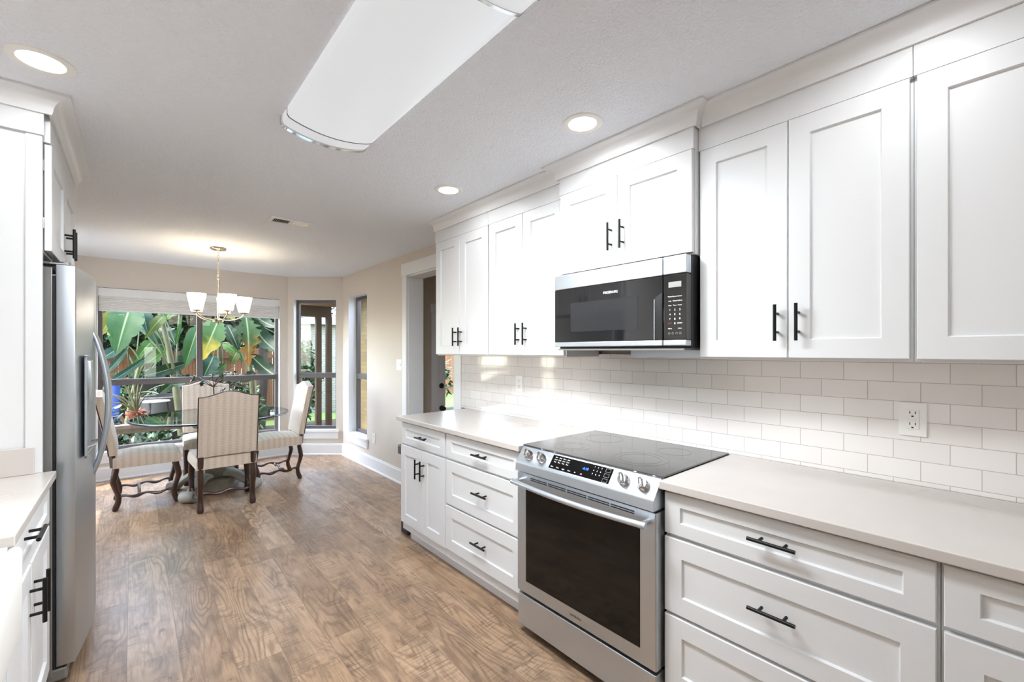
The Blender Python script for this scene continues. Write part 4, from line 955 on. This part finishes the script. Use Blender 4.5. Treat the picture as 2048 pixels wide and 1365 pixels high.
bm = B(); box(bm, 2.0, 3.3, 6.75, 9.0, 2.34, 2.40); put('roof_deck', bm, 'roofwood', t)
bm = B(); box(bm, 2.0, 2.99, 7.5, 7.62, 2.14, 2.34); put('beam', bm, 'cedar', t)
bm = B(); box(bm, 2.0, 2.99, 8.9, 9.02, 2.06, 2.34); put('beam', bm, 'roofwood', t)
bm = B(); box(bm, 2.70, 2.80, 8.9, 9.0, GZ, 2.06); put('post', bm, 'roofwood', t)
bm = B(); box(bm, 2.9, 2.99, 8.88, 9.0, GZ, 2.06); put('post', bm, 'roofwood', t)
t = thing('brick_building', (4.3, 14, GZ), 'pale brick building beyond the patio seen through the angled window', 'building')
bm = B(); box(bm, 3.2, 4.8, 13.2, 14.5, GZ+.013, 2.15); put('wall', bm, 'palebrick', t)
bm = B(); prism(bm, [(3.0, 2.15), (3.0, 2.2), (4.0, 2.6), (5.0, 2.2), (5.0, 2.15)], 'y', 12.9, 14.8); put('roof', bm, 'roofgrey', t)
bm = B(); box(bm, 3.62, 3.86, 13.17, 13.2, GZ+.013, 1.7); put('opening', bm, 'slot', t)
# unseen eave slab, added to block steep sun at the windows
bm = B(); prism(bm, [(XL-.35, YF-.3), (XR+.35, YF-.3), (XR+.35, 6.1), (1.75, 6.75), (-.65, 6.75), (XL-.35, 6.1)], 'z', 2.50, 2.58); o = put('sun_block_eave', bm, 'trim', loc=(.5, 6.8, 2.5)); o['kind'] = 'structure'; o['label'] = 'unseen eave slab added to keep steep sun out of the windows'
# deck rail outside the wide window
t = thing('deck_railing', (.2, 7.0, GZ), 'grey wooden railing just outside the wide window at left', 'railing')
bm = B(); box(bm, -1.6, .75, 6.94, 7.08, .455, .500, .004); put('cap_rail', bm, 'railwood', t)
bm = B(); box(bm, -1.6, .75, 6.99, 7.03, .395, .455); put('under_rail', bm, 'railwood', t)
bm = B(); box(bm, .57, .66, 6.97, 7.06, GZ, .395, .004); put('post', bm, 'railwood', t)
bm = B(); box(bm, -1.3, -1.21, 6.97, 7.06, GZ, .395, .004); put('post', bm, 'railwood', t)
# terracotta pot plant on the rail
t = thing('potted_plant', (.03, 7.0, .501), 'terracotta pot with long bare stalks on the deck railing', 'plant')
bm = B(); lathe(bm, [(0, .501), (.055, .501), (.085, .62), (.098, .63), (.10, .66), (.088, .66), (.08, .635), (0, .63)], (.03, 7.0, 0), 28); put('pot', bm, 'terracotta', t, smooth=True)
bm = B(); c0 = Vector((.03, 7.0, .63))
for (dx, dy, dz) in ((-.34, .02, .30), (-.27, -.05, .15), (-.13, .03, .40), (-.03, .05, .42), (.03, -.02, .42), (.09, .02, .44), (-.2, .05, .24), (.15, .03, .25), (-.08, -.04, .33)):
    e = c0+Vector((dx, dy, dz)); md = c0.lerp(e, .55)+Vector((0, 0, .06)); tube(bm, [c0, c0.lerp(md, .5)+Vector((0, 0, .02)), md, e], [.009, .0085, .0075, .004], 7)
put('stalks', bm, 'stem', t, smooth=True)
bm = B(); r2 = random.Random(5)
for i in range(46):
    a = r2.uniform(0, 2*PI); leaf_card(bm, c0+Vector((math.cos(a)*r2.uniform(.03, .1), math.sin(a)*.07, r2.uniform(-.02, .04))), (math.cos(a), math.sin(a), r2.uniform(-.8, .6)), r2.uniform(.04, .1), .008)
put('fronds', bm, 'terracotta', t)
# patio furniture and bits beyond the rail
t = thing('patio_table', (.27, 8.7, GZ), 'small round white patio table beyond the deck railing', 'table')
bm = B(); lathe(bm, [(0, .60), (.17, .60), (.18, .61), (.17, .625), (0, .625)], (.27, 8.7, 0), 32); put('table_top', bm, 'patiotop', t, smooth=True)
for k in range(3):
    a = k*2*PI/3; bm = B(); tube(bm, [(.27+.14*math.cos(a), 8.7+.14*math.sin(a), .60), (.27+.2*math.cos(a), 8.7+.2*math.sin(a), GZ)], .012, 8); put('leg', bm, 'black', t)
t = thing('wicker_chair', (.38, 9.5, GZ), 'grey wicker tub chair behind the small patio table', 'chair')
bm = B(); lathe(bm, [(0, GZ), (.30, GZ), (.36, .1), (.40, .62), (.37, .64), (.33, .2), (0, .12)], (.38, 9.5, 0), 32); put('tub', bm, 'wicker', t, smooth=True)
bm = B(); lathe(bm, [(0, .20), (.28, .20), (.31, .26), (.26, .31), (0, .32)], (.38, 9.5, 0), 32); put('cushion', bm, 'greyfabric', t, smooth=True)
t = thing('patio_umbrella', (.36, 9.9, GZ), 'pale grey folded canvas cover slung above the wicker chair', 'umbrella')
bm = B()
def cnv(u, v):
    x = -.02+u*.72; z = .83+.10*u-.22*v*(1-.35*u)+.03*math.sin(u*9+v*3); return (x, 9.85+.35*v+.05*math.sin(u*6), z, (u, v))
grid_mesh(bm, cnv, 18, 8); put('canvas', bm, 'greyfabric', t, smooth=True)
bm = B(); tube(bm, [(.36, 9.95, GZ), (.36, 9.95, .86)], .02, 8); put('pole', bm, 'black', t)
t = thing('storage_bag', (-.2, 9.4, GZ), 'bright blue bag standing behind the banana leaves at left', 'bag')
bm = B(); box(bm, -.31, -.15, 9.3, 9.45, GZ, .95, .05); put('bag', bm, 'bluetarp', t, smooth=True)

# ------------------------------------------------------------------ banana plants
def banana_leaf(bm, p0, p1, W, sag, torn, seed, yaw=0, ragged=False):
    """blade from base p0 to tip p1 with midrib, V fold, torn edge; uv = (along, across)"""
    r = random.Random(seed); p0 = Vector(p0); p1 = Vector(p1); n = 22; uvl = bm.loops.layers.uv.verify()
    d = (p1-p0).normalized(); view = Vector((yaw, -1, .25)); s0 = d.cross(view).normalized(); nn = s0.cross(d)
    if nn.y > 0: nn = -nn
    rows = []; L = (p1-p0).length; cross = [-1, -.66, -.33, 0, .33, .66, 1]; cut = [[0]*2 for _ in range(n+1)]
    for i in range(n+1):
        t = i/n; c = p0.lerp(p1, t)+nn*(sag*math.sin(t*PI)*2)+Vector((0, 0, -abs(sag)*.6*t*t))
        w = W*.76*(math.sin(PI*min(1, t*.97+.03)**.80))**.80 if t < 1 else .004
        row = []
        for k, q in enumerate(cross):
            sd = 0 if q < 0 else 1; f = 1.0
            if abs(q) == 1: f = 1+r.uniform(-.06, .04)*(1 if not torn else 1)
            if ragged and abs(q) > .5 and r.random() < .3: f -= r.uniform(.08, .32)*abs(q)
            if torn and abs(q) > .5: f -= r.choice((0, 0, .35, .5))*abs(q)
            fold = .22*abs(q)*w; wav = .05*w*math.sin(t*17+q*2)*abs(q)
            row.append((bm.verts.new(c+s0*(q*w*f)-nn*(fold-wav)*-1+d*(abs(q)*w*.25)), (t, q)))
        rows.append(row)
    for a, b in zip(rows, rows[1:]):
        gap = torn and r.random() < .30; side = r.random() < .5
        for k in range(6):
            if gap and ((k < 2 and side) or (k > 3 and not side)): continue
            f = bm.faces.new((a[k][0], a[k+1][0], b[k+1][0], b[k][0]))
            for l, q in zip(f.loops, (a[k], a[k+1], b[k+1], b[k])): l[uvl].uv = q[1]
def banana(name, label, base, top, lean, leaves, r0=.075):
    t = thing('banana_plant', base, label, 'banana plant', 'banana plants outside the wide window')
    b = Vector(base); tp = Vector(top); pts = [b.lerp(tp, i/8)+Vector(lean)*math.sin(i/8*PI)*.12 for i in range(9)]
    bm = B(); tube(bm, pts, [r0*(1-.6*i/8) for i in range(9)], 12); put('trunk', bm, 'stem', t, smooth=True)
    for i, (p0, p1, W, kind, sag) in enumerate(leaves):
        bm = B(); banana_leaf(bm, p0, p1, W, sag, kind == 'torn', hash_(name, i), 0, W > .11); lf = put('leaf', bm, LEAF[kind], t, smooth=True)
        p0 = Vector(p0); j = pts[min(8, 4+i % 5)]; h = max(0, p0.z-j.z)
        md = j.lerp(p0, .5)+Vector((0, .05, .10+.12*h)); bm = B()
        q = [((1-s)**2)*j+2*s*(1-s)*md+s*s*p0 for s in [k/8 for k in range(9)]]
        tube(bm, q, [.015-.008*k/8 for k in range(9)], 7); put('leaf_stalk', bm, 'stalk', lf, smooth=True)
    return t
def hash_(a, i): return sum(ord(c)*(k+3) for k, c in enumerate(a))*31+i*101
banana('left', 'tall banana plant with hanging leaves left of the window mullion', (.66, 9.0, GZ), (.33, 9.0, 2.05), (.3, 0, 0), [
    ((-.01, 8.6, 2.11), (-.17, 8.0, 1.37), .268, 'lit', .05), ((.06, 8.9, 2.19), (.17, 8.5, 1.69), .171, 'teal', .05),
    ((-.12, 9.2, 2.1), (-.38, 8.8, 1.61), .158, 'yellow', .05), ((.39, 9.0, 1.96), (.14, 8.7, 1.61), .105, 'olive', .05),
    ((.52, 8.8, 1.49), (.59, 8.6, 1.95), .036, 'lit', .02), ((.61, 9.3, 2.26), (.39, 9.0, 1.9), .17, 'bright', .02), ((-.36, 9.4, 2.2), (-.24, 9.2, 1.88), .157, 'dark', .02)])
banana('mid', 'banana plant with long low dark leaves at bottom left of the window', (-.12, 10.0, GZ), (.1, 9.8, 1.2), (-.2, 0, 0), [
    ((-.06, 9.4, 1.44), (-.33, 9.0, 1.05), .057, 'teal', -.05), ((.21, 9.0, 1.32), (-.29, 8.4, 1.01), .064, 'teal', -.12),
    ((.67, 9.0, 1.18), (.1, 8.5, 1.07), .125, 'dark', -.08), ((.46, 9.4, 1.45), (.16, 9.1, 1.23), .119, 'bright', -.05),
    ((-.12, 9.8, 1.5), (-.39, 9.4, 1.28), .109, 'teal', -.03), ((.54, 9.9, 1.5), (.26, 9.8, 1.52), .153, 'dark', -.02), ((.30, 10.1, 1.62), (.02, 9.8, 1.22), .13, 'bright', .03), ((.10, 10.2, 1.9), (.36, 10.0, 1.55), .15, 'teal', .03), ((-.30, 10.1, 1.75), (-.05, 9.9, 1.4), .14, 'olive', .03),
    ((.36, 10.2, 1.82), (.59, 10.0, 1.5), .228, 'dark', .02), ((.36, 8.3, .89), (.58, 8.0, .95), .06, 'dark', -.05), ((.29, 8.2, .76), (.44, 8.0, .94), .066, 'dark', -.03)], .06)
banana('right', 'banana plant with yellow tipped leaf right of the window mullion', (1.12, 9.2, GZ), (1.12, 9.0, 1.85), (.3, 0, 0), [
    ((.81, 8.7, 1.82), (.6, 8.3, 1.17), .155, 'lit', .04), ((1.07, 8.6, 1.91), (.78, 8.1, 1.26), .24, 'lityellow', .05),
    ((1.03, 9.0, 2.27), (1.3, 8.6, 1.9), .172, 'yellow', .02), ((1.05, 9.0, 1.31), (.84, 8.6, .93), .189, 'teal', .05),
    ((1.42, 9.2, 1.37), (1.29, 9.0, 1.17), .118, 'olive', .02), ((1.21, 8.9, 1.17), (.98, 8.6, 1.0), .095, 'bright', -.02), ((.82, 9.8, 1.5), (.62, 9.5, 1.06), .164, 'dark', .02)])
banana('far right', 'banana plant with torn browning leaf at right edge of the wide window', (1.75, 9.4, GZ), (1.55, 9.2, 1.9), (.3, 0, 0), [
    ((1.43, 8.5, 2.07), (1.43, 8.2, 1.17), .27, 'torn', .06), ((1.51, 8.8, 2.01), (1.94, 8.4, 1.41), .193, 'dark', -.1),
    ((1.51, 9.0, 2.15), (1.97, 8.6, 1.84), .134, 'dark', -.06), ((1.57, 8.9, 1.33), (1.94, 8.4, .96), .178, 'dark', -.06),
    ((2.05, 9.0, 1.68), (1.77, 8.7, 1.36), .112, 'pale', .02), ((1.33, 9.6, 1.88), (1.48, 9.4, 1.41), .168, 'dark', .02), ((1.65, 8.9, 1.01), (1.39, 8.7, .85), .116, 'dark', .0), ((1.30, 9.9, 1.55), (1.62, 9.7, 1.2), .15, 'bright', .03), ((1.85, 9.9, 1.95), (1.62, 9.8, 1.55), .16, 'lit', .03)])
# shrubs, ground cover and background trees
def shrub(name, c, rad, n, size, m, label, cat='shrub', seed=1, trunk=None, group=None):
    r = random.Random(seed); t = thing(name, (c[0], c[1], GZ), label, cat, group); bm = B(); c = Vector(c)
    for i in range(n):
        v = Vector((r.gauss(0, 1), r.gauss(0, 1), r.gauss(0, 1))).normalized()*r.uniform(.55, 1)
        p = c+Vector((v.x*rad[0], v.y*rad[1], v.z*rad[2]))
        if p.z < GZ+.02: p.z = GZ+.02+r.random()*.1
        leaf_card(bm, p, (r.uniform(-1, 1), r.uniform(-1, 1), r.uniform(-1, .6)), size*r.uniform(.7, 1.3), size*.28)
    put('foliage', bm, m, t)
    bm = B(); top = c if trunk is None else Vector(trunk); tube(bm, [(c.x, c.y, GZ), (c.x*.5+top.x*.5+.03, c.y, (GZ+top.z)/2), tuple(top)], [.05, .04, .02] if trunk is None else [.13, .11, .09], 8); put('trunk', bm, 'bark', t, smooth=True)
    return t
G1 = 'shrubs and trees around the garden'
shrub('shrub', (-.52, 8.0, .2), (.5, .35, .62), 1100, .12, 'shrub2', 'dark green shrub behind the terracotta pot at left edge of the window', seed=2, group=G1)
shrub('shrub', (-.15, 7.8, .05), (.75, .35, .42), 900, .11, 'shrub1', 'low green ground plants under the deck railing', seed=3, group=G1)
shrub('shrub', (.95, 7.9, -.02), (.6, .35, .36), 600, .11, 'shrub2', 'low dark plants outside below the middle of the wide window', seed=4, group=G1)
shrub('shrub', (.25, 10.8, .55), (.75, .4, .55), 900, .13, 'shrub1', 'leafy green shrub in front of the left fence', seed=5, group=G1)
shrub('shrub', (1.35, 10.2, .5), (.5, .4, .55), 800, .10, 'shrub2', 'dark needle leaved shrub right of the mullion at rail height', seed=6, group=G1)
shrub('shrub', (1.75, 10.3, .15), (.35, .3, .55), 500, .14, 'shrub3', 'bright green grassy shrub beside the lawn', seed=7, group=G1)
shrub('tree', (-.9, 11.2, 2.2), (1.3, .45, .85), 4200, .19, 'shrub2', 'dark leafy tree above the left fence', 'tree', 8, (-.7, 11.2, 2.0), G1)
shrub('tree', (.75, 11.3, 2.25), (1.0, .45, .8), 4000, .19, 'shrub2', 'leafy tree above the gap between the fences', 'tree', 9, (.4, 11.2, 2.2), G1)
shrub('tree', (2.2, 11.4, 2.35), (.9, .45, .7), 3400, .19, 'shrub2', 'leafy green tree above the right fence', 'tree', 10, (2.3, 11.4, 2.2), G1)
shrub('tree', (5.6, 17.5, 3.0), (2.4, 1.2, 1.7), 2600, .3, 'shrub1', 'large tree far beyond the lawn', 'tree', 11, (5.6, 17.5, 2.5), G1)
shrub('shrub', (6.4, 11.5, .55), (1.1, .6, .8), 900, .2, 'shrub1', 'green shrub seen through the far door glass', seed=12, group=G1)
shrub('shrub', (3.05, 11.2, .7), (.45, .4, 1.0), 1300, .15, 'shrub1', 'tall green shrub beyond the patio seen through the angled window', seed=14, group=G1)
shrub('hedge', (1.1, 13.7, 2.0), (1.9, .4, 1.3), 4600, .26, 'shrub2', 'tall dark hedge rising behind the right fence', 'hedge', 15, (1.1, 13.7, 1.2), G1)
